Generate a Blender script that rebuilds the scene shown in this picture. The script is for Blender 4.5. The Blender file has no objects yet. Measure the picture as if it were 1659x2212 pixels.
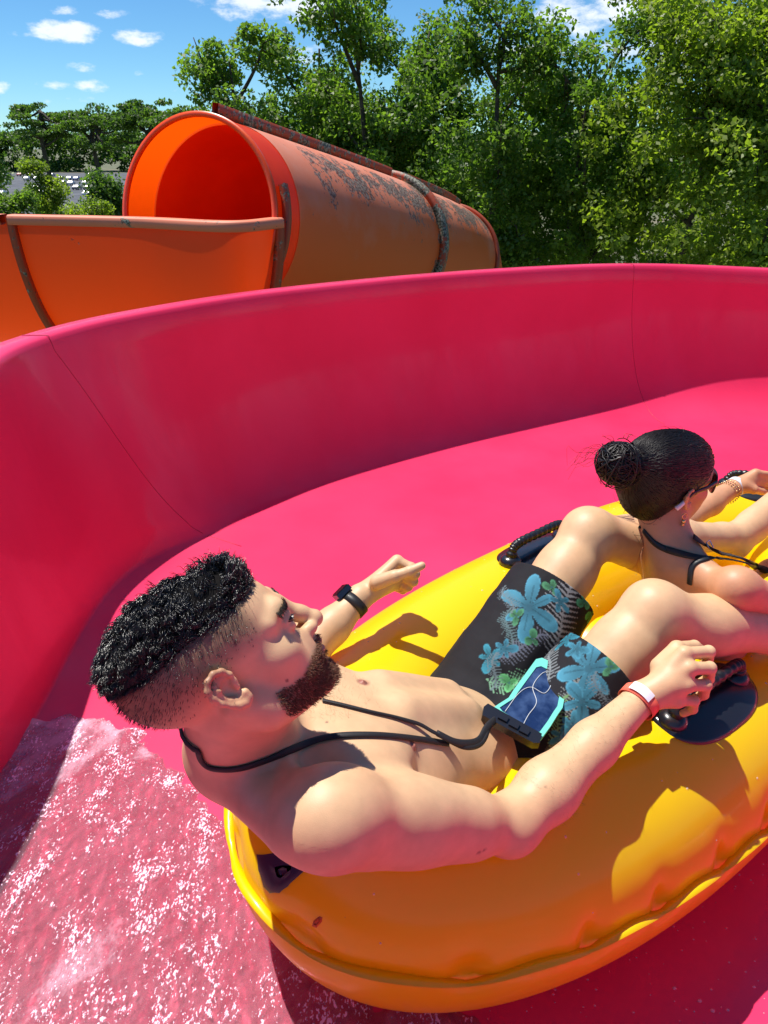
import bpy, math, random
import numpy as np
from mathutils import Vector, Matrix, noise
R_ = math.radians
C = bpy.context.scene.collection
random.seed(7); rng = np.random.default_rng(7)

# ------------------------------------------------------------------ camera
CAM_H = 1.4; PITCH = 25.6
cam_d = bpy.data.cameras.new('camera'); cam = bpy.data.objects.new('camera', cam_d); C.objects.link(cam)
cam.location = (0, 0, CAM_H); cam.rotation_euler = (R_(90-PITCH), 0, 0)
cam_d.sensor_fit = 'VERTICAL'; cam_d.sensor_height = 24; cam_d.lens = 24*1661/2212
cam_d.clip_start = 0.02; cam_d.clip_end = 3000
bpy.context.scene.camera = cam

# ------------------------------------------------------------------ world, sun, exposure
SUN_EL = 67.5; SUN_AZ = -52                      # azimuth from +Y towards +X
world = bpy.data.worlds.new("World"); bpy.context.scene.world = world; world.use_nodes = True
wt = world.node_tree; wt.nodes.clear()
def WN(t, **k):
    n = wt.nodes.new(t)
    for a, b in k.items(): setattr(n, a, b)
    return n
w_out = WN('ShaderNodeOutputWorld'); w_bg = WN('ShaderNodeBackground')
sky = WN('ShaderNodeTexSky', sky_type='NISHITA', sun_disc=False)
sky.sun_elevation = R_(SUN_EL); sky.sun_rotation = R_(SUN_AZ); sky.altitude = 1800; sky.air_density = 1.0; sky.dust_density = 0.0; sky.ozone_density = 3.0
w_bg.inputs[1].default_value = 0.11
# small fair-weather clouds: soft spots in given directions, broken up by noise
tc = WN('ShaderNodeTexCoord')
def wmath(op, a, b=None, c=None):
    n = WN('ShaderNodeMath', operation=op)
    for i, v in enumerate((a, b, c)):
        if v is None: continue
        if isinstance(v, (int, float)): n.inputs[i].default_value = v
        else: wt.links.new(v, n.inputs[i])
    return n.outputs[0]
nz = WN('ShaderNodeTexNoise'); nz.inputs['Scale'].default_value = 26; nz.inputs['Detail'].default_value = 6; nz.inputs['Roughness'].default_value = 0.62
wmap = WN('ShaderNodeMapping'); wmap.inputs['Scale'].default_value = (1, 1, 2.2)
wt.links.new(tc.outputs['Generated'], wmap.inputs[0]); wt.links.new(wmap.outputs[0], nz.inputs['Vector'])
sepw = WN('ShaderNodeSeparateXYZ'); wt.links.new(tc.outputs['Generated'], sepw.inputs[0])
def ray_dir(px, py):
    th = R_(PITCH); a = (px-829.5)/1661; b = -(py-1106)/1661
    v = np.array([a, math.cos(th)+b*math.sin(th), b*math.cos(th)-math.sin(th)]); return v/np.linalg.norm(v)
total = None
clouds = [(145,72,.040,.014,1.0),(295,80,.032,.011,.9),(590,12,.085,.020,1.0),(120,186,.030,.006,.75),(190,186,.022,.007,.5),(1245,28,.055,.026,1.1),(1340,10,.05,.02,1.0),(172,145,.018,.007,.6),
          (1150,105,.06,.016,.75),(640,118,.05,.012,.7),(298,160,.010,.004,.45),(385,195,.014,.005,.4),(140,22,.018,.006,.55),(-8,190,.012,.008,.6),(130,212,.03,.005,.35),(1480,100,.10,.02,.8),(240,30,.05,.004,.3),(1600,190,.06,.02,.5),(-300,60,.1,.03,.8),(2100,40,.2,.04,.9),(60,75,.02,.004,.35)]
for (cx, cy, sx, sz, amp) in clouds:
    d = ray_dir(cx, cy)
    az = math.atan2(d[0], d[1])
    dx = wmath('SUBTRACT', sepw.outputs[0], float(d[0])); dz = wmath('SUBTRACT', sepw.outputs[2], float(d[2]))
    qx = wmath('POWER', wmath('DIVIDE', wmath('ABSOLUTE', dx), sx), 2.0); qz = wmath('POWER', wmath('DIVIDE', wmath('ABSOLUTE', dz), sz), 2.0)
    m = wmath('MULTIPLY', wmath('SUBTRACT', 1.0, wmath('ADD', qx, qz)), amp)
    total = m if total is None else wmath('MAXIMUM', total, m)
front = wmath('GREATER_THAN', sepw.outputs[1], 0.0)
cl = wmath('ADD', total, wmath('MULTIPLY', wmath('SUBTRACT', nz.outputs[0], 0.52), 3.0))
mr = WN('ShaderNodeMapRange'); mr.interpolation_type = 'SMOOTHSTEP'; mr.inputs[1].default_value = 0.15; mr.inputs[2].default_value = 1.0
wt.links.new(cl, mr.inputs[0])
fac = wmath('MULTIPLY', wmath('MULTIPLY', mr.outputs[0], front), 0.85)
mixw = WN('ShaderNodeMix', data_type='RGBA'); mixw.inputs[7].default_value = (7.6, 7.9, 8.3, 1)
hsv = WN('ShaderNodeHueSaturation'); hsv.inputs['Saturation'].default_value = 1.1; wt.links.new(sky.outputs[0], hsv.inputs['Color'])
tint = WN('ShaderNodeMix', data_type='RGBA', blend_type='MULTIPLY'); tint.inputs[0].default_value = 1; tint.inputs[7].default_value = (.50, .75, .88, 1); wt.links.new(hsv.outputs[0], tint.inputs[6])
wt.links.new(fac, mixw.inputs[0]); wt.links.new(tint.outputs[2], mixw.inputs[6])
wt.links.new(mixw.outputs[2], w_bg.inputs[0]); wt.links.new(w_bg.outputs[0], w_out.inputs[0])

sun_d = bpy.data.lights.new('sun', 'SUN'); sun = bpy.data.objects.new('sun', sun_d); C.objects.link(sun)
sun_d.energy = 5.0; sun_d.angle = R_(0.53); sun_d.color = (1.0, 0.955, 0.88)
sd = Vector((math.sin(R_(SUN_AZ))*math.cos(R_(SUN_EL)), math.cos(R_(SUN_AZ))*math.cos(R_(SUN_EL)), math.sin(R_(SUN_EL))))
sun.rotation_euler = sd.to_track_quat('Z', 'Y').to_euler(); sun.location = (0, 0, 30)
vs = bpy.context.scene.view_settings
vs.view_transform = 'Standard'; vs.look = 'None'; vs.gamma = 1; vs.exposure = 0.40; vs.use_curve_mapping = False
bpy.context.scene.cycles.max_bounces = 8; bpy.context.scene.cycles.diffuse_bounces = 5; bpy.context.scene.cycles.transparent_max_bounces = 12
bpy.context.scene.cycles.caustics_reflective = False; bpy.context.scene.cycles.caustics_refractive = False

# ------------------------------------------------------------------ helpers
def P(x, y, d):
    th = R_(PITCH); a = (x-829.5)/1661; b = -(y-1106)/1661
    return np.array([a*d, (math.cos(th)+b*math.sin(th))*d, CAM_H+(b*math.cos(th)-math.sin(th))*d])
def PZ(x, y, z):
    th = R_(PITCH); b = -(y-1106)/1661
    return P(x, y, (CAM_H-z)/(math.sin(th)-b*math.cos(th)))
def mat(name, color=(.5,.5,.5), rough=.5, **k):
    m = bpy.data.materials.new(name); m.use_nodes = True
    b = m.node_tree.nodes['Principled BSDF']
    b.inputs['Base Color'].default_value = (*color, 1); b.inputs['Roughness'].default_value = rough
    for a, v in k.items(): b.inputs[a.replace('_', ' ')].default_value = v
    return m
def nodes_of(m): return m.node_tree.nodes, m.node_tree.links, m.node_tree.nodes['Principled BSDF']
def N(m, t, **k):
    n = m.node_tree.nodes.new(t)
    for a, b in k.items():
        if a in n.inputs: n.inputs[a].default_value = b
        else: setattr(n, a, b)
    return n
def noise_mix(m, c1, c2, scale=5, lo=.35, hi=.65, detail=5, coord='Object', stretch=None):
    """base colour: two colours mixed by a noise"""
    nt, lk, b = nodes_of(m)
    t = N(m, 'ShaderNodeTexCoord'); nz = N(m, 'ShaderNodeTexNoise', Scale=scale, Detail=detail)
    src = t.outputs[coord]
    if stretch:
        mp = N(m, 'ShaderNodeMapping'); mp.inputs['Scale'].default_value = stretch; lk.new(src, mp.inputs[0]); src = mp.outputs[0]
    lk.new(src, nz.inputs['Vector'])
    r = N(m, 'ShaderNodeMapRange'); r.inputs[1].default_value = lo; r.inputs[2].default_value = hi; lk.new(nz.outputs[0], r.inputs[0])
    mx = N(m, 'ShaderNodeMix', data_type='RGBA'); mx.inputs[6].default_value = (*c1, 1); mx.inputs[7].default_value = (*c2, 1)
    lk.new(r.outputs[0], mx.inputs[0]); lk.new(mx.outputs[2], b.inputs['Base Color'])
    return mx
def bump(m, scale=50, strength=.2, dist=.01, detail=4, prev=None):
    nt, lk, b = nodes_of(m)
    t = N(m, 'ShaderNodeTexCoord'); nz = N(m, 'ShaderNodeTexNoise', Scale=scale, Detail=detail); lk.new(t.outputs['Object'], nz.inputs['Vector'])
    bp = N(m, 'ShaderNodeBump', Strength=strength, Distance=dist); lk.new(nz.outputs[0], bp.inputs['Height'])
    if prev: lk.new(prev.outputs[0], bp.inputs['Normal'])
    lk.new(bp.outputs[0], b.inputs['Normal']); return bp
def obj(name, verts, faces, m, parent=None, smooth=True, cols=None, loc=None):
    me = bpy.data.meshes.new(name)
    verts = np.asarray(verts, dtype=np.float64)
    if loc is not None: verts = verts-np.asarray(loc)
    if isinstance(faces, np.ndarray):
        me.vertices.add(len(verts)); me.vertices.foreach_set('co', verts.astype(np.float32).ravel())
        k = faces.shape[1]; me.loops.add(faces.size); me.loops.foreach_set('vertex_index', faces.astype(np.int32).ravel())
        me.polygons.add(len(faces)); me.polygons.foreach_set('loop_start', np.arange(0, faces.size, k, dtype=np.int32))
        me.update(calc_edges=True)
    else:
        me.from_pydata([tuple(v) for v in verts], [], [tuple(f) for f in faces]); me.update()
    me.validate()
    if smooth: me.polygons.foreach_set('use_smooth', [True]*len(me.polygons))
    for mm in (m if isinstance(m, (list, tuple)) else [m]): me.materials.append(mm)
    if cols is not None:
        ca = me.color_attributes.new('paint', 'FLOAT_COLOR', 'POINT')
        c4 = np.ones((len(verts), 4), dtype=np.float32); c4[:, :cols.shape[1]] = cols; ca.data.foreach_set('color', c4.ravel())
    o = bpy.data.objects.new(name, me); C.objects.link(o)
    if loc is not None: o.location = loc
    if parent: o.parent = parent
    return o
def tag(o, label=None, cat=None, group=None, kind=None):
    if label: o['label'] = label
    if cat: o['category'] = cat
    if group: o['group'] = group
    if kind: o['kind'] = kind
    return o
def empty(name, loc, label, cat, group=None):
    o = bpy.data.objects.new(name, None); C.objects.link(o); o.location = tuple(loc); o.empty_display_size = .05
    tag(o, label, cat, group); o['_'] = 0; del o['_']; return o
def child(name, verts, faces, m, root, **k):
    """a part given in world coordinates, parented to an empty that only has a location"""
    off = np.array(root.location) if root.type == 'EMPTY' else np.array(root.matrix_basis.translation)
    w = root
    while w.parent: w = w.parent; off = off+np.array(w.location)
    return obj(name, np.asarray(verts)-off, faces, m, root, **k)
class MB:
    def __init__(s): s.v = []; s.f = []; s.n = 0
    def add(s, v, f):
        v = [tuple(p) for p in v]; s.v += v; s.f += [tuple(i+s.n for i in q) for q in f]; s.n += len(v); return s
    def box(s, c, sx, sy, sz, ax=None):
        c = np.array(c, float); ax = np.eye(3) if ax is None else np.array(ax)
        v = [c+ax[0]*sx*i/2+ax[1]*sy*j/2+ax[2]*sz*k/2 for i in (-1,1) for j in (-1,1) for k in (-1,1)]
        return s.add(v, [(0,1,3,2),(4,6,7,5),(0,4,5,1),(2,3,7,6),(0,2,6,4),(1,5,7,3)])
    def tube(s, pts, r, n=8, caps=True, flat=1.0, up=None):
        v, f = tube(pts, r, n, caps, flat, up); return s.add(v, f)
def frames(pts, up=None):
    pts = np.array(pts, float); n = len(pts)
    t = np.gradient(pts, axis=0); t /= np.linalg.norm(t, axis=1)[:, None]+1e-12
    if up is not None:
        up = np.array(up, float)
        if up.ndim == 1: up = np.tile(up, (n, 1))
        s = np.cross(t, up); s /= np.linalg.norm(s, axis=1)[:, None]+1e-12; u = np.cross(s, t); return pts, t, s, u
    a = np.array([0, 0, 1.]) if abs(t[0][2]) < .9 else np.array([1., 0, 0])
    u = np.cross(t[0], np.cross(a, t[0])); u /= np.linalg.norm(u); U = [u]
    for i in range(1, n):
        u = U[-1]-t[i]*np.dot(U[-1], t[i]); u /= np.linalg.norm(u)+1e-12; U.append(u)
    U = np.array(U); return pts, t, np.cross(t, U), U
def tube(pts, r, n=8, caps=True, flat=1.0, up=None):
    pts, t, s, u = frames(pts, up); m = len(pts)
    r = np.full(m, r, float) if np.isscalar(r) else np.array(r, float)
    v = []
    for i in range(m):
        for k in range(n):
            a = 2*math.pi*k/n; v.append(pts[i]+s[i]*math.cos(a)*r[i]+u[i]*math.sin(a)*r[i]*flat)
    f = [(i*n+k, i*n+(k+1)%n, (i+1)*n+(k+1)%n, (i+1)*n+k) for i in range(m-1) for k in range(n)]
    if caps: f += [tuple(range(n))[::-1], tuple(range((m-1)*n, m*n))]
    return v, f
def spline(ctrl, n=40):
    """Catmull-Rom through control points"""
    c = np.array(ctrl, float); c = np.vstack([2*c[0]-c[1], c, 2*c[-1]-c[-2]])
    out = []; seg = len(c)-3
    for q in np.linspace(0, seg-1e-6, n):
        i = int(q); t = q-i; p0, p1, p2, p3 = c[i:i+4]
        out.append(.5*((2*p1)+(-p0+p2)*t+(2*p0-5*p1+4*p2-p3)*t*t+(-p0+3*p1-3*p2+p3)*t**3))
    return np.array(out)
def grid_faces(nu, nv, close_u=False, close_v=False):
    f = []
    for i in range(nu if close_u else nu-1):
        for j in range(nv if close_v else nv-1):
            f.append((i*nv+j, ((i+1)%nu)*nv+j, ((i+1)%nu)*nv+(j+1)%nv, i*nv+(j+1)%nv))
    return np.array(f, dtype=np.int32)

# ------------------------------------------------------------------ sculpting: smooth blends of rounded volumes, meshed with surface nets
def unit(v): v = np.array(v, float); return v/np.linalg.norm(v)
class Sculpt:
    def __init__(s): s.p = []
    def cone(s, a, b, ra, rb, k=.02, sub=False):
        a = np.array(a, float); b = np.array(b, float); m = max(ra, rb)
        s.p.append(('c', a, b, ra, rb, k, sub, np.minimum(a, b)-m, np.maximum(a, b)+m)); return s
    def chain(s, pts, rs, k=.02):
        for i in range(len(pts)-1): s.cone(pts[i], pts[i+1], rs[i], rs[i+1], k)
        return s
    def ell(s, c, r, ax=None, k=.02, sub=False):
        c = np.array(c, float); r = np.array(r, float); ax = np.eye(3) if ax is None else np.array(ax, float)
        m = r.max(); s.p.append(('e', c, r, ax, None, k, sub, c-m, c+m)); return s
    def prim(s, q, X):
        if q[0] == 'c':
            _, a, b, ra, rb = q[:5]; ab = b-a; t = np.clip(((X-a)@ab)/(ab@ab), 0, 1)
            return np.linalg.norm(X-a-t[:, None]*ab, axis=1)-(ra+(rb-ra)*t)
        Y = (X-q[1])@q[3].T; k0 = np.linalg.norm(Y/q[2], axis=1); k1 = np.linalg.norm(Y/q[2]**2, axis=1)+1e-9
        return np.where(k0 < 1e-3, -q[2].min(), k0*(k0-1)/k1)
    def ev(s, X, prims=None):
        D = np.full(len(X), .5)
        for q in (s.p if prims is None else prims):
            k, sub = q[5], q[6]; mg = max(k, .012)+.03
            lo, hi = q[7]-mg, q[8]+mg
            idx = np.nonzero(np.all((X > lo) & (X < hi), axis=1))[0]
            if not len(idx): continue
            d = s.prim(q, X[idx]); a = D[idx]
            if sub: d = -d; h = np.maximum(k-np.abs(a-d), 0)/k; D[idx] = np.maximum(a, d)+h*h*k/4
            else: h = np.maximum(k-np.abs(a-d), 0)/k; D[idx] = np.minimum(a, d)-h*h*k/4
        return D
    def __call__(s, X):
        out = np.empty(len(X)); key = np.floor(X/.1).astype(np.int64); kk = (key[:, 0]*4096+key[:, 1])*4096+key[:, 2]
        order = np.argsort(kk, kind='stable'); ks = kk[order]; cuts = np.nonzero(np.diff(ks))[0]+1
        for seg in np.split(order, cuts):
            Y = X[seg]; lo = Y.min(0); hi = Y.max(0)
            pr = [q for q in s.p if np.all(q[7]-max(q[5], .012)-.03 < hi) and np.all(q[8]+max(q[5], .012)+.03 > lo)]
            out[seg] = s.ev(Y, pr)
        return out
def mesh_sdf(f, lo, hi, h, B=8):
    lo = np.array(lo, float); hi = np.array(hi, float)
    nb = np.ceil((hi-lo)/(h*B)).astype(int)+1; n = nb*B+1
    g = np.stack(np.meshgrid(*[np.arange(k) for k in nb], indexing='ij'), -1).reshape(-1, 3)
    cen = lo+(g+.5)*B*h; dc = f(cen); keep = np.abs(dc) < B*h*.9+.012
    D = np.full(tuple(n), .05, dtype=np.float32)
    inside = g[(dc < 0) & ~keep]
    for b in inside: D[b[0]*B:b[0]*B+B, b[1]*B:b[1]*B+B, b[2]*B:b[2]*B+B] = -.05
    kb = g[keep]; o = np.stack(np.meshgrid(*[np.arange(B+1)]*3, indexing='ij'), -1).reshape(-1, 3)
    for s0 in range(0, len(kb), 1500):
        I = (kb[s0:s0+1500, None, :]*B+o[None]).reshape(-1, 3)
        D[I[:, 0], I[:, 1], I[:, 2]] = f(lo+I*h)
    S = D < 0
    cnt = np.zeros(tuple(n-1), np.int8)
    for dx in (0, 1):
        for dy in (0, 1):
            for dz in (0, 1): cnt += S[dx:n[0]-1+dx, dy:n[1]-1+dy, dz:n[2]-1+dz]
    cells = np.argwhere((cnt > 0) & (cnt < 8)); ci = np.full(tuple(n-1), -1, np.int32); ci[tuple(cells.T)] = np.arange(len(cells))
    acc = np.zeros((len(cells), 3)); w = np.zeros(len(cells))
    cor = [(0,0,0),(1,0,0),(0,1,0),(1,1,0),(0,0,1),(1,0,1),(0,1,1),(1,1,1)]
    V = {c: D[cells[:, 0]+c[0], cells[:, 1]+c[1], cells[:, 2]+c[2]].astype(float) for c in cor}
    for a in cor:
        for ax in range(3):
            if a[ax]: continue
            b = list(a); b[ax] = 1; b = tuple(b); da, db = V[a], V[b]; m = (da < 0) != (db < 0)
            t = np.where(m, da/np.where(m, da-db, 1), 0); p = np.array(a, float)+np.outer(t, np.eye(3)[ax])
            acc[m] += p[m]; w[m] += 1
    verts = lo+(cells+acc/w[:, None])*h
    faces = []
    for ax in range(3):
        sl0 = [slice(1, -1)]*3; sl0[ax] = slice(0, -1); sl1 = [slice(1, -1)]*3; sl1[ax] = slice(1, None)
        A = S[tuple(sl0)]; Bm = S[tuple(sl1)]; e = np.argwhere(A != Bm); off = np.ones(3, int); off[ax] = 0; e = e+off
        u, v = (ax+1) % 3, (ax+2) % 3; q = []
        for du, dv in ((-1,-1),(0,-1),(0,0),(-1,0)):
            c = e.copy(); c[:, u] += du; c[:, v] += dv; q.append(ci[c[:, 0], c[:, 1], c[:, 2]])
        q = np.stack(q, 1); fl = ~S[e[:, 0], e[:, 1], e[:, 2]]; q[fl] = q[fl][:, ::-1]; faces.append(q)
    faces = np.concatenate(faces); faces = faces[(faces >= 0).all(1)]
    return verts, faces
def mesh_multi(f, lo, hi, h, fine):
    """one surface, meshed finer inside the given boxes; returns one mesh"""
    V, F = mesh_sdf(f, lo, hi, h); cen = V[F].mean(1); drop = np.zeros(len(F), bool)
    for (a, b, hh) in fine: drop |= np.all((cen > np.array(a)+1.2*h) & (cen < np.array(b)-1.2*h), axis=1)
    F = F[~drop]; VV, FF, n = [V], [F], len(V)
    for i, (a, b, hh) in enumerate(fine):
        v, q = mesh_sdf(f, np.array(a)-.02, np.array(b)+.02, hh); c = v[q].mean(1); k = np.all((c > np.array(a)) & (c < np.array(b)), axis=1)
        for (a2, b2, _) in fine[:i]: k &= ~np.all((c > np.array(a2)+hh) & (c < np.array(b2)-hh), axis=1)
        VV.append(v); FF.append(q[k]+n); n += len(v)
    V = np.concatenate(VV); F = np.concatenate(FF)
    used = np.zeros(len(V), bool); used[F.ravel()] = True; mp = np.cumsum(used)-1
    return V[used], mp[F].astype(np.int32)
def grad_n(f, X, e=.0012):
    g = np.stack([f(X+np.eye(3)[i]*e)-f(X-np.eye(3)[i]*e) for i in range(3)], 1); return g/(np.linalg.norm(g, axis=1)[:, None]+1e-12)
def fbm(X, scale, seed=0):
    """cheap smooth value noise, vectorised"""
    out = np.zeros(len(X)); r = np.random.default_rng(seed)
    for o in range(3):
        s = scale*2**o
        for _ in range(4):
            k = r.normal(size=3); k /= np.linalg.norm(k); out += np.sin(X@k*s+r.uniform(0, 6.28)+1.3*np.sin(X@np.roll(k, 1)*s*.7))/2**o/7
    return out
# ------------------------------------------------------------------ ground
m_ground = mat('ground', (.10,.12,.05), .9); noise_mix(m_ground, (.06,.09,.03), (.17,.15,.09), .08)
g = obj('ground', [(-1500,-600,-12),(1500,-600,-12),(1500,2500,-12),(-1500,2500,-12)], [(0,1,2,3)], m_ground, smooth=False); tag(g, kind='structure')
m_asph = mat('asphalt', (.07,.075,.085), .8); noise_mix(m_asph, (.05,.055,.065), (.10,.105,.12), .3)
lot = obj('parking_lot', [(-320,85,-11.95),(-28,85,-11.95),(-60,425,-11.95),(-320,425,-11.95)], [(0,1,2,3)], m_asph, smooth=False); tag(lot, kind='structure')

# ------------------------------------------------------------------ pink slide (one moulded channel: floor running up into a banked wall)
CX, CY = 1.0, 1.5
RIMZ = .80
rim_pts = [(-1.06,1.6,.80),(-1.09,1.85,.80),(-1.15,2.14,.80),(-1.20,2.42,.80),(-1.13,2.72,.80),(-.96,3.02,.80),(-.473,3.53,.80),(.41,4.13,.79),(1.39,4.58,.77),(2.20,4.60,.745),(3.0,4.40,.73),(3.55,3.8,.72),(3.75,2.6,.73),(3.6,.9,.76),(2.85,-.9,.80),(2.2,-2.0,.80),(1.0,-2.5,.80),(-.3,-2.3,.80),(-1.15,-1.6,.80),(-1.38,-.7,.80),(-1.28,.1,.80),(-1.16,.7,.80),(-1.07,1.2,.80)]
rim_pts = [(a*(.585-.0)/.60, b*.585/.60, z+.015) if b > 2 else (a, b, z+.015) for a, b, z in rim_pts]
nR = len(rim_pts); rim_c = spline(rim_pts*3, 3001)
_seg = 3*nR-1; _t = np.linspace(0, _seg, 3001); rim_c = rim_c[(_t >= nR) & (_t < 2*nR)]
_d = np.r_[0, np.cumsum(np.hypot(*np.diff(np.vstack([rim_c, rim_c[:1]])[:, :2], axis=0).T))]; _n = 480; _s = np.linspace(0, _d[-1], _n, endpoint=False)
rim_c = np.stack([np.interp(_s, _d, np.r_[rim_c[:, i], rim_c[0, i]]) for i in (0, 1, 2)], 1)
rim_z = rim_c[:, 2].copy(); rim_c = rim_c[:, :2]
for _ in range(10): rim_c = rim_c*.5+(np.roll(rim_c, 1, 0)+np.roll(rim_c, -1, 0))*.25
rim_t = np.roll(rim_c, -1, 0)-np.roll(rim_c, 1, 0); rim_t /= np.linalg.norm(rim_t, axis=1)[:, None]; rim_n = np.stack([rim_t[:, 1], -rim_t[:, 0]], 1)      # inwards
rim_n *= np.sign(((np.array([CX, CY])-rim_c)*rim_n).sum(1))[:, None]
def sstep(x, u, v): t = np.clip((x-u)/(v-u), 0, 1); return t*t*(3-2*t)
rim_w = .40-.27*sstep(-rim_c[:, 0], .60, 1.0)*sstep(3.3-rim_c[:, 1], 0, .9)*sstep(rim_c[:, 1], -.6, .3)
base_c = rim_c+rim_n*(rim_w+.02)[:, None]
for _ in range(160): base_c = base_c*.5+(np.roll(base_c, 1, 0)+np.roll(base_c, -1, 0))*.25
def section(W, Z=RIMZ):
    """(inset from the rim line, z) of the inner face, rim to floor"""
    q = [i/25*math.pi/2 for i in range(26)]
    k = min(1, max(0, (.40-W)/.24)); out = []      # k = 1: straight steep bank with a short fillet
    for i, t in enumerate(q):
        a, b = 1-math.cos(t), (1-math.sin(t))**1.15; u = i/25; c, d = u, (1-u)**1.08 if u < .85 else (1-u)**1.08*.8+.2*(1-u)**1.6
        out.append((.02+W*(a*(1-k)+c*k), (Z-.045)*(b*(1-k)+d*k)))
    return out
V = []
for i in range(_n):
    c, n_ = rim_c[i], rim_n[i]; Z = rim_z[i]; ring = [(-.115, Z-.20), (-.115, Z-.012), (-.103, Z), (-.004, Z+.006), (.006, Z-.002), (.012, Z-.018)]+section(rim_w[i], Z)
    for (ins, z) in ring:
        if ins <= .02: V.append((c[0]+n_[0]*ins, c[1]+n_[1]*ins, z))
        else: f = (ins-.02)/rim_w[i]; q = (c+n_*.02)*(1-f)+base_c[i]*f; V.append((q[0], q[1], z))
    e = np.array(V[-1][:2])
    for q in (.92, .82, .7, .55, .4, .25, .1): p = np.array([CX, CY])*(1-q)+e*q; V.append((p[0], p[1], 0.0))
nv = len(V)//_n; V.append((CX, CY, 0)); F = [tuple(q) for q in grid_faces(_n, nv, close_u=True)]
F += [(i*nv+nv-1, ((i+1) % _n)*nv+nv-1, _n*nv) for i in range(_n)]
m_pink = mat('pink_gelcoat', (.90,.016,.10), .40, Specular_IOR_Level=.35, Coat_Weight=.18, Coat_Roughness=.10)
noise_mix(m_pink, (.76,.036,.122), (.71,.026,.100), 2.2, detail=6)
bp = bump(m_pink, 260, .10, .002, 3)
_t = N(m_pink, 'ShaderNodeTexCoord'); _mp = N(m_pink, 'ShaderNodeMapping'); _mp.inputs['Scale'].default_value = (1.2, 1.2, .25); _nn = N(m_pink, 'ShaderNodeTexNoise', Scale=3.0, Detail=8, Roughness=.7); _r = N(m_pink, 'ShaderNodeMapRange'); _r.inputs[1].default_value = .4; _r.inputs[2].default_value = .62; _r.inputs[3].default_value = .06; _r.inputs[4].default_value = .42
_l = m_pink.node_tree.links; _l.new(_t.outputs['Object'], _mp.inputs[0]); _l.new(_mp.outputs[0], _nn.inputs['Vector']); _l.new(_nn.outputs[0], _r.inputs[0]); _l.new(_r.outputs[0], m_pink.node_tree.nodes['Principled BSDF'].inputs['Coat Weight'])
V = np.array(V)
slide = empty('pink_slide', (CX, CY, 0), 'glossy hot pink water slide channel with a high curved outer wall, under the yellow raft', 'water slide')
child('channel', V, F, m_pink, slide)
# panel joints across the channel: a fine dark groove line lying in the face, with a thin sealant bead
m_joint = mat('joint_sealant', (.42,.014,.06), .5)
VG = V
def joint(px, py, lean, Z):
    p = PZ(px, py, Z)[:2]; i0 = int(np.argmin(np.hypot(*(rim_c-p).T))); L = []; sg_ = 1 if rim_t[i0][0] > 0 else -1
    for j in list(range(2, nv-6)): ins = max(0, (j-6)/26); k = (i0+sg_*lean*ins); a_ = int(math.floor(k)); f = k-a_; L.append(VG[(a_ % _n)*nv+j]*(1-f)+VG[((a_+1) % _n)*nv+j]*f)
    L = np.array(L); L[:, 2] += .0008
    mb = MB(); mb.tube(spline(L, 90), .0012, 6); return mb
for px, py, ln_, Z in ((62, 737, 9, .80), (1350, 575, 2, .77), (2500, 640, 0, .73)):
    mb = joint(px, py, ln_, Z); child('panel_joint', mb.v, mb.f, m_joint, slide)

# ------------------------------------------------------------------ water running over the floor
def water_sheet():
    h = .0065; xs = np.arange(-1.35, 1.3, h); ys = np.arange(-.35, 1.95, h)
    X, Y = np.meshgrid(xs, ys, indexing='ij'); x = X.ravel(); y = Y.ravel(); p = np.stack([x, y, x*0], 1)
    edge = [PZ(*q, 0)[:2] for q in ((120,1560),(215,1560),(285,1600),(380,1675),(455,1760),(520,1850),(600,1950),(760,2130),(900,2190),(1000,2240),(1150,2330),(1300,2450))]
    edge = spline([(a, b, 0) for a, b in edge], 160)[:, :2]
    # signed distance: positive on the flow side (left of and below the edge line)
    d = np.full(len(x), 9.); sg = np.ones(len(x)); tg = np.gradient(edge, axis=0)
    for i in range(len(edge)):
        q = np.hypot(x-edge[i, 0], y-edge[i, 1]); m = q < d; d[m] = q[m]; cr = tg[i, 0]*(y-edge[i, 1])-tg[i, 1]*(x-edge[i, 0]); sg[m] = np.sign(-cr[m])
    sd_ = d*sg+.025*fbm(p, 14, 41)+.010*fbm(p, 55, 42)
    fl = unit([.55, .83, 0]); ac = np.array([-fl[1], fl[0], 0]); q = np.stack([p@fl*.45, p@ac, x*0], 1)
    z = .010*np.clip(sd_/.05, -1, 1)+.0045*fbm(q, 30, 43)+.0035*fbm(q, 75, 44)+.0026*fbm(q, 165, 45)
    z += .012*np.exp(-(sd_/.05)**2)*np.clip(fbm(p, 48, 46)+.2, 0, 1)
    # banks up against the wall
    bs = base_c; rb = np.zeros(len(x)); r = np.full(len(x), -9.); dm = np.full(len(x), 9.)
    for i in range(0, _n, 2):
        q2 = np.hypot(x-bs[i, 0], y-bs[i, 1]); m = q2 < dm; dm[m] = q2[m]; r[m] = -((x[m]-bs[i, 0])*rim_n[i, 0]+(y[m]-bs[i, 1])*rim_n[i, 1])
    z += np.clip(r+.02, 0, .25)*.08
    foam = np.clip(.5+.9*fbm(q, 16, 47)+.4*fbm(q, 60, 48)-.85*smoothstep((x+1.0)/.9), 0, 1)+.75*np.exp(-((sd_-.02)/.03)**2)*np.clip(fbm(p, 70, 49)+.3, 0, 1)
    F = grid_faces(len(xs), len(ys)); keep = (sd_[F] > -.04).any(1) & (z[F] > -.006).any(1) & ((r-rb)[F] < .14).all(1); F = F[keep]
    us = np.unique(F); mp = -np.ones(len(x), int); mp[us] = np.arange(len(us))
    V = np.stack([x, y, z+.0015], 1)[us]; f = foam[us]; return V, mp[F].astype(np.int32), np.stack([f]*3, 1)
def smoothstep(t): t = np.clip(t, 0, 1); return t*t*(3-2*t)
V, F, col = water_sheet()
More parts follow.
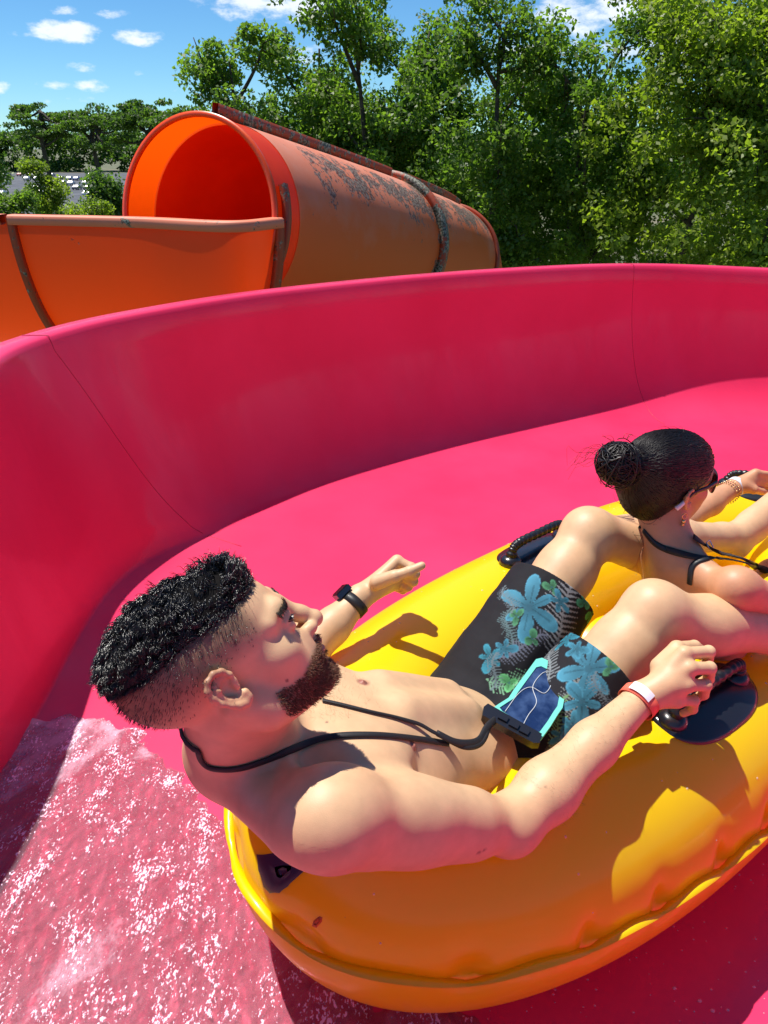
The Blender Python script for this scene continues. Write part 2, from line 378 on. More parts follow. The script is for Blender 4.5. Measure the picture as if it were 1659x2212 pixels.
m_water = bpy.data.materials.new('running_water'); m_water.use_nodes = True; nt = m_water.node_tree; nt.nodes.clear(); lk = nt.links
out = nt.nodes.new('ShaderNodeOutputMaterial'); t = N(m_water, 'ShaderNodeTexCoord'); mp_ = N(m_water, 'ShaderNodeMapping'); mp_.inputs['Rotation'].default_value = (0, 0, R_(-33)); mp_.inputs['Scale'].default_value = (1, .55, 1); lk.new(t.outputs['Object'], mp_.inputs[0])
n1 = N(m_water, 'ShaderNodeTexNoise', Scale=48, Detail=7, Roughness=.78, Distortion=.8); lk.new(mp_.outputs[0], n1.inputs['Vector'])
bpn = N(m_water, 'ShaderNodeBump', Strength=1.0, Distance=.016); lk.new(n1.outputs[0], bpn.inputs['Height'])
gl = N(m_water, 'ShaderNodeBsdfGlossy', Roughness=.09); gl.inputs[0].default_value = (1, 1, 1, 1); lk.new(bpn.outputs[0], gl.inputs['Normal'])
tr = N(m_water, 'ShaderNodeBsdfTransparent'); n2 = N(m_water, 'ShaderNodeTexNoise', Scale=22, Detail=6, Roughness=.72, Distortion=.8); lk.new(mp_.outputs[0], n2.inputs['Vector'])
cr = N(m_water, 'ShaderNodeMapRange'); cr.inputs[1].default_value = .40; cr.inputs[2].default_value = .54; lk.new(n2.outputs[0], cr.inputs[0])
tc_ = N(m_water, 'ShaderNodeMix', data_type='RGBA'); tc_.inputs[6].default_value = (.92, .50, .70, 1); tc_.inputs[7].default_value = (1, 1, 1, 1); lk.new(cr.outputs[0], tc_.inputs[0]); lk.new(tc_.outputs[2], tr.inputs[0])  # mottled tint: bright and dark reflections of the ripples painted into the colour
fr = N(m_water, 'ShaderNodeFresnel', IOR=1.27); lk.new(bpn.outputs[0], fr.inputs['Normal'])
ms = N(m_water, 'ShaderNodeMixShader'); lk.new(fr.outputs[0], ms.inputs[0]); lk.new(tr.outputs[0], ms.inputs[1]); lk.new(gl.outputs[0], ms.inputs[2])
df = N(m_water, 'ShaderNodeBsdfDiffuse'); df.inputs[0].default_value = (1.0, .66, .82, 1); at = N(m_water, 'ShaderNodeAttribute'); at.attribute_name = 'paint'
n3 = N(m_water, 'ShaderNodeTexNoise', Scale=130, Detail=5, Roughness=.75); lk.new(mp_.outputs[0], n3.inputs['Vector']); fm = N(m_water, 'ShaderNodeMath', operation='MULTIPLY_ADD'); fm.inputs[1].default_value = .9; fm.inputs[2].default_value = -.45; lk.new(n3.outputs[0], fm.inputs[0])
fa_ = N(m_water, 'ShaderNodeMath', operation='ADD'); lk.new(at.outputs['Fac'], fa_.inputs[0]); lk.new(fm.outputs[0], fa_.inputs[1]); fc = N(m_water, 'ShaderNodeMapRange'); fc.inputs[1].default_value = .30; fc.inputs[2].default_value = .95; fc.inputs[4].default_value = .5; lk.new(fa_.outputs[0], fc.inputs[0])
n5 = N(m_water, 'ShaderNodeTexNoise', Scale=210, Detail=2, Roughness=.6); lk.new(mp_.outputs[0], n5.inputs['Vector']); n6 = N(m_water, 'ShaderNodeTexNoise', Scale=17, Detail=4, Roughness=.7); lk.new(mp_.outputs[0], n6.inputs['Vector'])
f5 = N(m_water, 'ShaderNodeMath', operation='MULTIPLY_ADD'); f5.inputs[1].default_value = .95; lk.new(n6.outputs[0], f5.inputs[0]); lk.new(n5.outputs[0], f5.inputs[2])
f6 = N(m_water, 'ShaderNodeMapRange'); f6.inputs[1].default_value = 1.085; f6.inputs[2].default_value = 1.16; f6.inputs[4].default_value = .9; lk.new(f5.outputs[0], f6.inputs[0]); f6.inputs[3].default_value = .09; f7 = N(m_water, 'ShaderNodeMath', operation='MAXIMUM'); lk.new(fc.outputs[0], f7.inputs[0]); lk.new(f6.outputs[0], f7.inputs[1])  # small white flecks: froth, with the sun's sparkles painted in as white colour
m2 = N(m_water, 'ShaderNodeMixShader'); lk.new(f7.outputs[0], m2.inputs[0]); lk.new(ms.outputs[0], m2.inputs[1]); lk.new(df.outputs[0], m2.inputs[2]); lk.new(m2.outputs[0], out.inputs[0])
wtr = obj('water', V, F, m_water, cols=col); tag(wtr, kind='structure')
# splashed drops on the wet floor and round the raft
gd = np.random.default_rng(77); mb = MB()
m_drop = mat('water_drops', (.95,.90,.93), .04, Alpha=.30, Specular_IOR_Level=1.0)
for k in range(420):
    if k < 230: px, py = gd.uniform(900, 1659), gd.uniform(1750, 2212)
    else: px, py = gd.uniform(0, 330), gd.uniform(1560, 1760)
    p = PZ(px, py, 0); r = gd.uniform(.0008, .0026)*(1+(gd.uniform() < .1)); n0 = len(mb.v)
    u8 = [(r*math.cos(a)*s_, r*math.sin(a)*s_*.8, r*c_*.7) for s_, c_ in ((1, .05), (.75, .7), (.05, 1)) for a in np.linspace(0, 2*math.pi, 8, endpoint=False)]
    mb.add([p+np.array(q)+np.array([0, 0, .0006]) for q in u8], [(i*8+j, i*8+(j+1) % 8, (i+1)*8+(j+1) % 8, (i+1)*8+j) for i in range(2) for j in range(8)])
drops = obj('water_drops', mb.v, mb.f, m_drop); tag(drops, 'scattered small drops of water on the wet pink floor', 'water drops', kind='stuff')
# ------------------------------------------------------------------ the raft
RT = .205
RA = unit([math.cos(.717), math.sin(.717), 0]); RN = np.array([-RA[1], RA[0], 0])
R_AC, R_NC, R_L, R_W = 1.465, .789, 1.050, .488          # centre along / across, half length, half width (outer)
def raft_c(t):
    """centre line of the outer tube, t in radians"""
    e = 2/2.28; c, s = math.cos(t), math.sin(t)
    a = R_AC+(R_L-RT)*math.copysign(abs(c)**e, c); n = R_NC+(R_W-RT)*math.copysign(abs(s)**e, s)
    return RA*a+RN*n+np.array([0, 0, RT+.030])
def resample(fn, n):
    q = np.array([fn(t) for t in np.linspace(0, 2*math.pi, 2001)]); d = np.r_[0, np.cumsum(np.linalg.norm(np.diff(q, axis=0), axis=1))]
    s = np.linspace(0, d[-1], n, endpoint=False); return np.stack([np.interp(s, d, q[:, i]) for i in range(3)], 1), d[-1]
ring, rlen = resample(raft_c, 420)
def closed_frames(ring):
    t = np.roll(ring, -1, 0)-np.roll(ring, 1, 0); t /= np.linalg.norm(t, axis=1)[:, None]
    out = np.cross(t, [0, 0, 1]); out /= np.linalg.norm(out, axis=1)[:, None]; return t, out
rt, ro = closed_frames(ring)
m_raft = mat('yellow_vinyl', (1.0,.70,.001), .34, Coat_Weight=.28, Coat_Roughness=.12)
bump(m_raft, 5, .15, .02, 3)
SEAM = R_(7)
ntr, lkr, br_ = nodes_of(m_raft); tl_ = N(m_raft, 'ShaderNodeBsdfTranslucent'); tl_.inputs[0].default_value = (1.0, .52, .01, 1); mxs = N(m_raft, 'ShaderNodeMixShader'); mxs.inputs[0].default_value = .26
lkr.new(br_.outputs[0], mxs.inputs[1]); lkr.new(tl_.outputs[0], mxs.inputs[2]); lkr.new(mxs.outputs[0], [n for n in ntr if n.type == 'OUTPUT_MATERIAL'][0].inputs[0])
nW = 72; V = []
s_arc = np.arange(len(ring))*rlen/len(ring)
r2 = random.Random(3); marks = []; q = 0
while q < rlen: marks.append(q); q += r2.uniform(.09, .16)
marks = np.array(marks)
def pinch(s):
    """0 at each pucker of the welded seam, 1 between"""
    d = np.abs(s-marks).min(); return 1-math.exp(-(d/.018)**2)
PN = np.array([pinch(s) for s in s_arc])
def scal(s):
    i = np.searchsorted(marks, s)-1; a = marks[max(i, 0)]; b = marks[i+1] if i+1 < len(marks) else rlen
    return math.sin(math.pi*min(1, (s-a)/max(b-a, .01)))
SC = np.array([scal(s) for s in s_arc])
for i in range(len(ring)):
    for j in range(nW):
        a = 2*math.pi*j/nW; da = (a-SEAM+math.pi) % (2*math.pi)-math.pi
        r = RT*(1-.085*(1-PN[i])*math.exp(-(da/.20)**2)-.020*math.exp(-(da/.12)**2))
        r *= 1+.0035*math.sin(s_arc[i]*9+3*a)
        V.append(ring[i]+ro[i]*math.cos(a)*r+np.array([0, 0, math.sin(a)*r]))
raft = empty('raft', RA*R_AC+RN*R_NC, 'yellow orange inflatable two person raft with black handles, under the bearded man', 'inflatable raft')
child('outer_tube', V, grid_faces(len(ring), nW, True, True), m_raft, raft)
# welded seam flap
V = []
for i in range(len(ring)):
    w = .002+.012*SC[i]**.7; drop = 0
    for rr, dz in ((RT*.96, .001), (RT+w, .0015-.004*SC[i]-drop*0), (RT+w, -.0005-.004*SC[i]), (RT*.96, -.001)):
        V.append(ring[i]+ro[i]*math.cos(SEAM)*rr+np.array([0, 0, math.sin(SEAM)*rr+dz+.024*SC[i]-.020]))
child('seam_flap', V, grid_faces(len(ring), 4, True, True), m_raft, raft)
# floor of the raft, and the cross tube between the two seats
mb = MB()
cross = [RA*(R_AC+.02)+RN*(R_NC+s*.28)+np.array([0, 0, RT*.9]) for s in np.linspace(-1, 1, 24)]
mb.tube(cross, .13, 32); child('cross_tube', mb.v, mb.f, m_raft, raft)
V = [ring[i]-ro[i]*RT*.6-np.array([0, 0, RT*.75]) for i in range(0, len(ring), 6)]; n = len(V)
V.append(RA*R_AC+RN*R_NC+np.array([0, 0, .05])); child('raft_floor', V, [(i, (i+1) % n, n) for i in range(n)], m_raft, raft)
m_black = mat('black_rubber', (.012,.012,.016), .28, Coat_Weight=.4, Coat_Roughness=.15)
m_hose = mat('ribbed_black_hose', (.012,.012,.014), .35)
def handle(pos, along, out, up, name='handle', L=.24, W=.085, hgt=.055):
    """oval welded patch with a ribbed grip strap standing on it"""
    pos = np.array(pos); along = unit(along); up = unit(up); out = unit(np.cross(along, up)); V = []; nu = 40
    for rr, dz in ((1, -.012), (1, .004), (.93, .007), (.5, .011), (.01, .012)):
        for k in range(nu):
            a = 2*math.pi*k/nu; c, s = math.cos(a), math.sin(a)
            x = math.copysign(abs(c)**.75, c)*L/2*rr; y = math.copysign(abs(s)**.85, s)*W*rr
            curve = -(y*y)/(2*RT)
            V.append(pos+along*x+out*y+up*(dz+curve))
    h = child(name, V, [tuple(q) for q in grid_faces(5, nu, False, True)], m_black, raft)
    pts = spline([pos+along*-.105+up*.004, pos+along*-.10+up*hgt*.75, pos+along*-.075+up*hgt, pos+up*hgt*1.02, pos+along*.075+up*hgt, pos+along*.10+up*hgt*.75, pos+along*.105+up*.004], 110)
    rr = np.array([.0115+.0012*math.sin(i*1.4) for i in range(110)]); rr[:14] = .015; rr[-14:] = .015
    v, f = tube(pts, rr, 14); child('grip', v, f, m_hose, h)
    for sgn in (-1, 1): v, f = tube([pos+along*sgn*.105+up*-.002, pos+along*sgn*.105+up*.014, pos+along*sgn*.105+up*.022], [.03, .026, .016], 18); child('grip_socket', v, f, m_black, h)
    return h

def tube_sdf(X):
    out = np.empty(len(X))
    for s0 in range(0, len(X), 4000): Y = X[s0:s0+4000]; out[s0:s0+4000] = np.sqrt(((Y[:, None]-ring[None])**2).sum(2).min(1))-RT
    return out
# ------------------------------------------------------------------ orange slide
OR = .78; TD = 1.6
Mo = P(425, 467, 6.4); c2 = P(822, 530, 9.5); c3 = P(962, 560, 12.0); c4 = c3+(c3-c2)*.5+np.array([.0, 1.2, -.4])
path = spline([Mo, c2, c3, c4], 90)
def weathered(name, base, top, low):
    m = mat(name, base, .55)
    nt, lk, b = nodes_of(m)
    t = N(m, 'ShaderNodeTexCoord'); geo = N(m, 'ShaderNodeNewGeometry'); sp = N(m, 'ShaderNodeSeparateXYZ'); lk.new(geo.outputs['Normal'], sp.inputs[0])
    n1 = N(m, 'ShaderNodeTexNoise', Scale=1.2, Detail=8, Roughness=.65); lk.new(t.outputs['Object'], n1.inputs['Vector'])
    mm = N(m, 'ShaderNodeMath', operation='MULTIPLY_ADD'); mm.inputs[1].default_value = .9; lk.new(n1.outputs[0], mm.inputs[0])
    at = N(m, 'ShaderNodeAttribute'); at.attribute_name = 'paint'; lk.new(at.outputs['Fac'], mm.inputs[2])   # chalked on the weather side
    r = N(m, 'ShaderNodeMapRange'); r.inputs[1].default_value = .75; r.inputs[2].default_value = 1.35; lk.new(mm.outputs[0], r.inputs[0])
    mx = N(m, 'ShaderNodeMix', data_type='RGBA'); mx.inputs[6].default_value = (*low, 1); mx.inputs[7].default_value = (*top, 1); lk.new(r.outputs[0], mx.inputs[0])
    # lichen patches
    n2 = N(m, 'ShaderNodeTexNoise', Scale=3.2, Detail=3, Roughness=.6); lk.new(t.outputs['Object'], n2.inputs['Vector'])
    n3 = N(m, 'ShaderNodeTexNoise', Scale=17, Detail=6, Roughness=.75); lk.new(t.outputs['Object'], n3.inputs['Vector'])
    a1 = N(m, 'ShaderNodeMath', operation='ADD'); lk.new(n2.outputs[0], a1.inputs[0]); lk.new(n3.outputs[0], a1.inputs[1])
    a2 = N(m, 'ShaderNodeMath', operation='MULTIPLY_ADD'); a2.inputs[1].default_value = .42; lk.new(at.outputs['Alpha'], a2.inputs[0]); lk.new(a1.outputs[0], a2.inputs[2])
    r2 = N(m, 'ShaderNodeMapRange'); r2.inputs[1].default_value = 1.31; r2.inputs[2].default_value = 1.345; lk.new(a2.outputs[0], r2.inputs[0])
    n4 = N(m, 'ShaderNodeTexNoise', Scale=45, Detail=3); lk.new(t.outputs['Object'], n4.inputs['Vector'])
    r4 = N(m, 'ShaderNodeMapRange'); r4.inputs[1].default_value = .42; r4.inputs[2].default_value = .6; lk.new(n4.outputs[0], r4.inputs[0])
    ml = N(m, 'ShaderNodeMix', data_type='RGBA'); ml.inputs[6].default_value = (.045, .05, .03, 1); ml.inputs[7].default_value = (.30, .29, .22, 1); lk.new(r4.outputs[0], ml.inputs[0])
    m2 = N(m, 'ShaderNodeMix', data_type='RGBA'); lk.new(r2.outputs[0], m2.inputs[0]); lk.new(mx.outputs[2], m2.inputs[6]); lk.new(ml.outputs[2], m2.inputs[7])
    lk.new(m2.outputs[2], b.inputs['Base Color'])
    return m
m_or_out = weathered('weathered_orange', (.6,.2,.06), (.74,.42,.30), (.84,.17,.03))
m_or_in = mat('bright_orange_inner', (1.0,.10,.003), .35, Coat_Weight=.3)
noise_mix(m_or_in, (1.0,.10,.003), (.90,.075,.004), 2.0)
# fibreglass lets some sun through
def translucify(m, col, f):
    nt, lk, b = nodes_of(m); out = [n for n in nt if n.type == 'OUTPUT_MATERIAL'][0]
    tr = N(m, 'ShaderNodeBsdfTranslucent'); tr.inputs[0].default_value = (*col, 1); ms = N(m, 'ShaderNodeMixShader'); ms.inputs[0].default_value = f
    lk.new(b.outputs[0], ms.inputs[1]); lk.new(tr.outputs[0], ms.inputs[2]); lk.new(ms.outputs[0], out.inputs[0])
m_or_tr = weathered('orange_trough', (.6,.2,.06), (.80,.13,.035), (.88,.088,.004)); translucify(m_or_tr, (1.0, .075, .002), .22); 
m_flange = weathered('orange_flange', (.4,.1,.05), (.42,.15,.09), (.40,.06,.02))
translucify(m_or_in, (1.0, .10, .004), .15); translucify(m_or_out, (1.0, .14, .01), .22)
oslide = empty('orange_slide', (c2[0], c2[1], -3), 'faded orange tube slide with open trough, mottled with grey lichen, behind the pink slide', 'water slide')
nC = 72
def ringpts(path, r, a0=0, a1=360, n=nC):
    pts, t, s, u = frames(path, [0, 0, 1]); V = []; A = np.radians(np.linspace(a0, a1, n, endpoint=(a1-a0) < 360))
    for i in range(len(pts)):
        for a in A: V.append(pts[i]+(s[i]*math.cos(a)+u[i]*math.sin(a))*r)
    return np.array(V), A
V, A = ringpts(path, OR)
# weather side: paint R = chalkiness with height, alpha = where lichen likes to sit
pa = np.tile(A, len(path)); ch = np.clip(.45*np.sin(pa)+.25, -.2, .7); li = np.exp(-((np.degrees(pa)-42)/24)**2)
ii = np.repeat(np.arange(len(path)), nC); li = li*np.clip((ii-2)/6, 0, 1)
li = np.maximum(li, .9*np.exp(-((ii-30)/1.8)**2)*(np.sin(pa) > -.5))
cols = np.stack([ch, ch, ch, li], 1)
m_mouth = mat('thin_orange_mouth', (1.0,.10,.003), .4); noise_mix(m_mouth, (1.0,.10,.003), (.85,.06,.003), 3.0); translucify(m_mouth, (1.0, .10, .002), .50)
KM = 4
child('tube_shell', V[(KM-1)*nC:], grid_faces(len(path)-KM+1, nC, False, True), m_or_out, oslide, cols=cols[(KM-1)*nC:])
V, A = ringpts(path, OR-.022); child('tube_lining', V[(KM-1)*nC:], grid_faces(len(path)-KM+1, nC, False, True)[:, ::-1], m_or_in, oslide)
V, A = ringpts(path, OR-.004); child('mouth_section', V[:KM*nC], grid_faces(KM, nC, False, True), m_mouth, oslide)
# mouth lip closing the two skins
pts, t, s, u = frames(path, [0, 0, 1])
def flange(i, r0, r1, th, name='joint_flange', a0=0, a1=360, mt=None, lich=.55):
    V = []; full = a1-a0 >= 360; A = np.radians(np.linspace(a0, a1, 96, endpoint=not full))
    for a in A:
        d = s[i]*math.cos(a)+u[i]*math.sin(a)
        for rr, k in ((r0, -1), (r1, -1), (r1, 1), (r0, 1)): V.append(pts[i]+d*rr+t[i]*th*k/2)
    F = grid_faces(96, 4, full, True); c = np.zeros((len(V), 4)); c[:, 3] = lich; c[:, :3] = .3
    return child(name, V, F, mt or m_flange, oslide, cols=c)
flange(0, OR-.03, OR+.012, .03, 'mouth_lip', mt=m_or_in)
flange(1, OR-.002, OR+.055, .05, 'joint_flange', -110, 20, lich=.3)
flange(30, OR-.002, OR+.085, .10, lich=.95)
flange(60, OR-.002, OR+.06, .07, lich=.3)
# lengthwise flange along the ridge
for (i0, i1, an) in ((1, 30, 84), (31, 60, 80)):
    V = []
    for i in range(i0, i1):
        a = R_(an); d = s[i]*math.cos(a)+u[i]*math.sin(a); w = np.cross(d, t[i])
        for rr, k in ((OR-.002, -1), (OR+.10, -1), (OR+.10, 1), (OR-.002, 1)): V.append(pts[i]+d*rr+w*.03*k)
    c = np.zeros((len(V), 4)); c[:, 3] = .8; c[:, :3] = .2
    child('ridge_flange', V, grid_faces(i1-i0, 4, False, True), m_flange, oslide, cols=c)
# open trough in front of the mouth
n_m = -(t[0]); right = s[0] if s[0][0] > 0 else -s[0]
K0 = Mo+right*OR
rim = spline([K0, K0+np.array([-.32, -.30, .0]), PZ(300, 474, Mo[2]), PZ(20, 468, Mo[2]), PZ(-300, 470, Mo[2])+np.array([0, .3, 0]), PZ(-900, 500, Mo[2])+np.array([0, 1.2, 0])], 90)
rim[:, 2] = Mo[2]
tt = np.gradient(rim, axis=0); tt /= np.linalg.norm(tt, axis=1)[:, None]; oo = np.cross(tt, [0, 0, 1]); oo *= np.sign((oo@np.array([.3, -1, 0])))[:, None]
oo[0] = right; oo[1] = unit(right*.75+oo[3]*.25); oo[2] = unit(right*.45+oo[4]*.55)
def trough(i0, i1, name, mt, mi):
    V = []; Vi = []; angs = np.radians(np.linspace(0, 128, 34))
    for i in range(i0, i1):
        c = rim[i]-oo[i]*OR
        for a in angs: V.append(c+oo[i]*math.cos(a)*OR+np.array([0, 0, -math.sin(a)*OR*TD]))
        for a in angs: Vi.append(c+oo[i]*math.cos(a)*(OR-.02)+np.array([0, 0, -math.sin(a)*(OR-.02)*TD]))
    c4 = np.zeros((len(V), 4)); c4[:, :3] = .05; 
    child(name, V, grid_faces(i1-i0, 34), mt, oslide, cols=c4)
trough(0, 54, 'trough_shell', m_or_tr, m_or_in); trough(53, 90, 'trough_shell', m_or_tr, m_or_in)
m_rim = weathered('faded_rim', (.75,.28,.18), (.78,.31,.20), (.76,.22,.12))
for (i0, i1) in ((0, 54), (54, 90)):
    V = []
    for i in range(i0, i1):
        for (o_, z_) in ((-.03, .0), (-.03, .012), (-.02, .02), (.055, .02), (.075, .008), (.075, -.055), (.055, -.06), (0, -.05)): V.append(rim[i]+oo[i]*o_+np.array([0, 0, z_]))
    c4 = np.zeros((len(V), 4)); c4[:, :3] = .3; c4[:, 3] = .3
    child('trough_rim', V, grid_faces(i1-i0, 8, False, True), m_rim, oslide, cols=c4)
for i in (0, 53):
    V = []; A = np.radians(np.linspace(0, 128, 40)); c = rim[i]-oo[i]*OR
    for a in A:
        d = oo[i]*math.cos(a)+np.array([0, 0, -math.sin(a)*TD])
        for rr, k in ((OR-.002, -1), (OR+.05, -1), (OR+.05, 1), (OR-.002, 1)): V.append(c+d*rr+tt[i]*.028*k)
    c4 = np.zeros((len(V), 4)); c4[:, 3] = .5; child('joint_flange', V, grid_faces(40, 4, False, True), m_flange, oslide, cols=c4)
# steel columns carrying the slide
m_steel = mat('galvanised_steel', (.35,.36,.36), .5, Metallic=.6)
for c in (pts[12], pts[45]):
    mb = MB(); mb.tube([c+np.array([0, 0, -OR-.02]), np.array([c[0], c[1], -12])], .14, 16); mb.box(c+np.array([0, 0, -OR-.1]), .6, .3, .12)
    child('support_column', mb.v, mb.f, m_steel, oslide)

# ------------------------------------------------------------------ trees
def leafmat(name, c1, c2, tl):
    m = mat(name, c1, .5); nt, lk, b = nodes_of(m); out = [n for n in nt if n.type == 'OUTPUT_MATERIAL'][0]
    at = N(m, 'ShaderNodeAttribute'); at.attribute_name = 'paint'
    mx = N(m, 'ShaderNodeMix', data_type='RGBA'); mx.inputs[6].default_value = (*c1, 1); mx.inputs[7].default_value = (*c2, 1); lk.new(at.outputs['Fac'], mx.inputs[0]); lk.new(mx.outputs[2], b.inputs['Base Color'])
    tr = N(m, 'ShaderNodeBsdfTranslucent'); g = N(m, 'ShaderNodeMix', data_type='RGBA', blend_type='MULTIPLY'); g.inputs[0].default_value = 1; g.inputs[7].default_value = (*tl, 1); lk.new(mx.outputs[2], g.inputs[6]); lk.new(g.outputs[2], tr.inputs[0])
    ms = N(m, 'ShaderNodeMixShader'); ms.inputs[0].default_value = .5; lk.new(b.outputs[0], ms.inputs[1]); lk.new(tr.outputs[0], ms.inputs[2]); lk.new(ms.outputs[0], out.inputs[0]); return m
TL = (2.0, 2.3, .9)
m_leafA = leafmat('yellow_green_leaves', (.080,.130,.014), (.250,.310,.036), TL)
m_leafB = leafmat('mid_green_leaves', (.055,.110,.018), (.175,.260,.040), TL)
m_leafC = leafmat('dark_green_leaves', (.034,.075,.016), (.110,.180,.034), TL)
m_bark = mat('bark', (.07,.055,.04), .9); noise_mix(m_bark, (.10,.08,.06), (.03,.025,.02), 8)
def leaves(cent, rad, per, size, g, flat=1.0):
    """kite-shaped folded leaves round each cluster centre"""
    n = len(cent)*per; c = np.repeat(cent, per, 0); rr = np.repeat(rad, per)
    d = g.normal(size=(n, 3)); d /= np.linalg.norm(d, axis=1)[:, None]; q = g.uniform(.15, 1, n)**.5
    p = c+d*(rr*q)[:, None]*np.array([1, 1, flat])
    ax = g.normal(size=(n, 3))+d*.6+np.array([0, 0, -.5]); ax /= np.linalg.norm(ax, axis=1)[:, None]
    sd = np.cross(ax, g.normal(size=(n, 3))+np.array([0, 0, 1.6])); sd /= np.linalg.norm(sd, axis=1)[:, None]
    nn = np.cross(ax, sd); L = size*g.uniform(.6, 1.35, n)[:, None]; W = L*.36
    V = np.stack([p-ax*L*.5, p-ax*L*.05+sd*W+nn*L*.08, p+ax*L*.55, p-ax*L*.05-sd*W+nn*L*.08], 1).reshape(-1, 3)
    F = np.arange(n*4, dtype=np.int32).reshape(-1, 4)
    t = np.repeat(g.uniform(0, .6, len(cent)), per)+g.uniform(0, .4, n); col = np.repeat(np.clip(t, 0, 1), 4)
    return V, F, np.stack([col]*3, 1)
def build_tree(loc, top, base, rx, leafm, label, seed, clusters=110, per=150, lsize=.10, crad=.62, airy=0.0, group=None, cat='tree', name='tree', lean=0):
    """top/base: crown top and bottom heights; rx: crown radius; airy trees keep their clusters on separate limbs"""
    g = np.random.default_rng(seed); x, y = loc; root = empty(name, (x, y, -12), label, cat, group)
    H = top-base; cz = base+H*.5
    tr = spline([(x, y, -12.05), (x+g.uniform(-.3, .3), y+g.uniform(-.3, .3), -12+(base+12)*.6), (x+lean*.4+g.uniform(-.3, .3), y, base+H*.25), (x+lean, y+g.uniform(-.3, .3), top-H*.12)], 30)
    mb = MB(); mb.tube(tr, np.linspace(.17, .03, 30)*(H/8+.2), 9)
    cent = []
    nl = 9+int(g.integers(0, 4))
    for l in range(nl):
        q = g.uniform(.15, .95); o = tr[int(14+q*14)]; az = l*2.4+g.uniform(-.5, .5); el = g.uniform(.2, 1.0)+.5*q
        hmax = top-g.uniform(0, .25)*H*(1-q) ; ln = rx*g.uniform(.75, 1.15)*(1-.45*q)
        e = o+np.array([math.cos(az)*ln, math.sin(az)*ln, min(math.tan(el)*ln*.8, max(.3, hmax-o[2]))])
        lp = spline([o, (o+e)/2+g.normal(size=3)*.2+np.array([0, 0, -.15]), e], 12); mb.tube(lp, np.linspace(.065, .014, 12)*(H/8+.2), 6)
        for k in range(max(3, clusters//nl)):
            s_ = g.uniform(.25, 1)**.7; p = lp[int(s_*11)]; c = p+g.normal(size=3)*np.array([.55, .55, .5])*(rx*(.34-.1*airy))
            c[2] = min(c[2], top-.1); c[2] = max(c[2], base)
            cent.append(c)
            if k % 2 == 0: mb.tube([p, (p+c)/2+g.normal(size=3)*.08, c], [.022, .014, .006], 5)
    # fill low in the crown
    for k in range(int(clusters*.45*(1-airy))):
        a = g.uniform(0, 6.28); r = rx*math.sqrt(g.uniform(.1, 1)); cent.append([x+math.cos(a)*r, y+math.sin(a)*r, base+H*.62*g.uniform(0, 1)])
    cent = np.array(cent); rad = g.uniform(.55, 1.15, len(cent))*crad
    V, F, col = leaves(cent, rad, per, lsize, g, .8)
    child('crown', V, F, leafm, root, smooth=False, cols=col); child('trunk', mb.v, mb.f, m_bark, root)
    return root
def zt(py, d): return P(829, py, d)[2]
def txy(px, d): p = P(px, 420, d); return p[0], p[1]
G1 = 'trees behind the water slides'
T = [ # px, d, top py, base py, radius, leaf, clusters, leaf size, airy, seed, lean, label
 (1490, 16.5, -30, 560, 2.6, m_leafA, 190, .10, .1, 11, .2, 'tall yellow-green leafy tree, the fullest crown right of the sky gap'),
 (1255, 18.5,  70, 600, 2.0, m_leafB, 130, .10, .1, 12, .0, 'green tree between the tall yellow-green tree and the airy tree, sky gap above it'),
 (1040, 18.0,  -5, 560, 1.7, m_leafB, 150, .10, .45, 13, .2, 'airy tree with sky showing through its thin top, right of centre'),
 (800, 20.0,  -20, 560, 2.3, m_leafB, 175, .105, .4, 14, -.4, 'tall loose-crowned tree behind the ridge of the orange tube'),
 (560, 21.0,  90, 560, 1.8, m_leafB, 120, .11, .5, 15, -.5, 'thin dark-leaved tree leaning left above the orange mouth'),
 (1700, 15.0,  10, 560, 2.4, m_leafA, 130, .10, .1, 16, .0, 'bright green tree cut by the right edge of the picture'),
 (930, 24.0, 260, 640, 2.6, m_leafC, 120, .12, .0, 17, .0, 'low dark tree filling the gap between the airy trees, behind the orange tube'),
 (1160, 23.5, 230, 640, 2.6, m_leafC, 120, .12, .0, 18, .0, 'dark bushy tree in the shade under the airy tree, right of centre'),
 (1390, 22.5, 200, 640, 2.8, m_leafC, 120, .12, .0, 19, .0, 'dark tree in shade behind the tall yellow-green tree'),
 (700, 26.0, 215, 640, 2.8, m_leafB, 120, .12, .0, 20, .0, 'rounded green tree low behind the start of the orange tube ridge'),
 (1620, 21.0, 140, 640, 2.8, m_leafB, 110, .12, .0, 21, .0, 'green tree in the background beside the right edge of the picture'),
 (900, 21.5, 40, 560, 1.9, m_leafB, 130, .10, .35, 23, .1, 'green tree whose crown fills the space between the two airy trees'),
 (1140, 20.5, 110, 560, 1.7, m_leafB, 120, .10, .2, 24, .0, 'shorter green tree just right of the airy tree, below the cloud'),
 (700, 22.5, 60, 560, 1.7, m_leafB, 110, .10, .4, 25, .0, 'green tree behind the start of the tube ridge, left of the loose-crowned tree'),
 (480, 34.0, 215, 600, 3.0, m_leafC, 90, .15, .1, 22, .0, 'distant dark green tree just above the top of the orange mouth')]
for (px, d, tp, bp_, rx, lm, cl_, ls, ai, sd_, ln, lab) in T:
    x, y = txy(px, d); build_tree((x, y), zt(tp, d), zt(bp_, d), rx, lm, lab, sd_, cl_, 125, ls*1.05, .48, ai, G1, lean=ln)
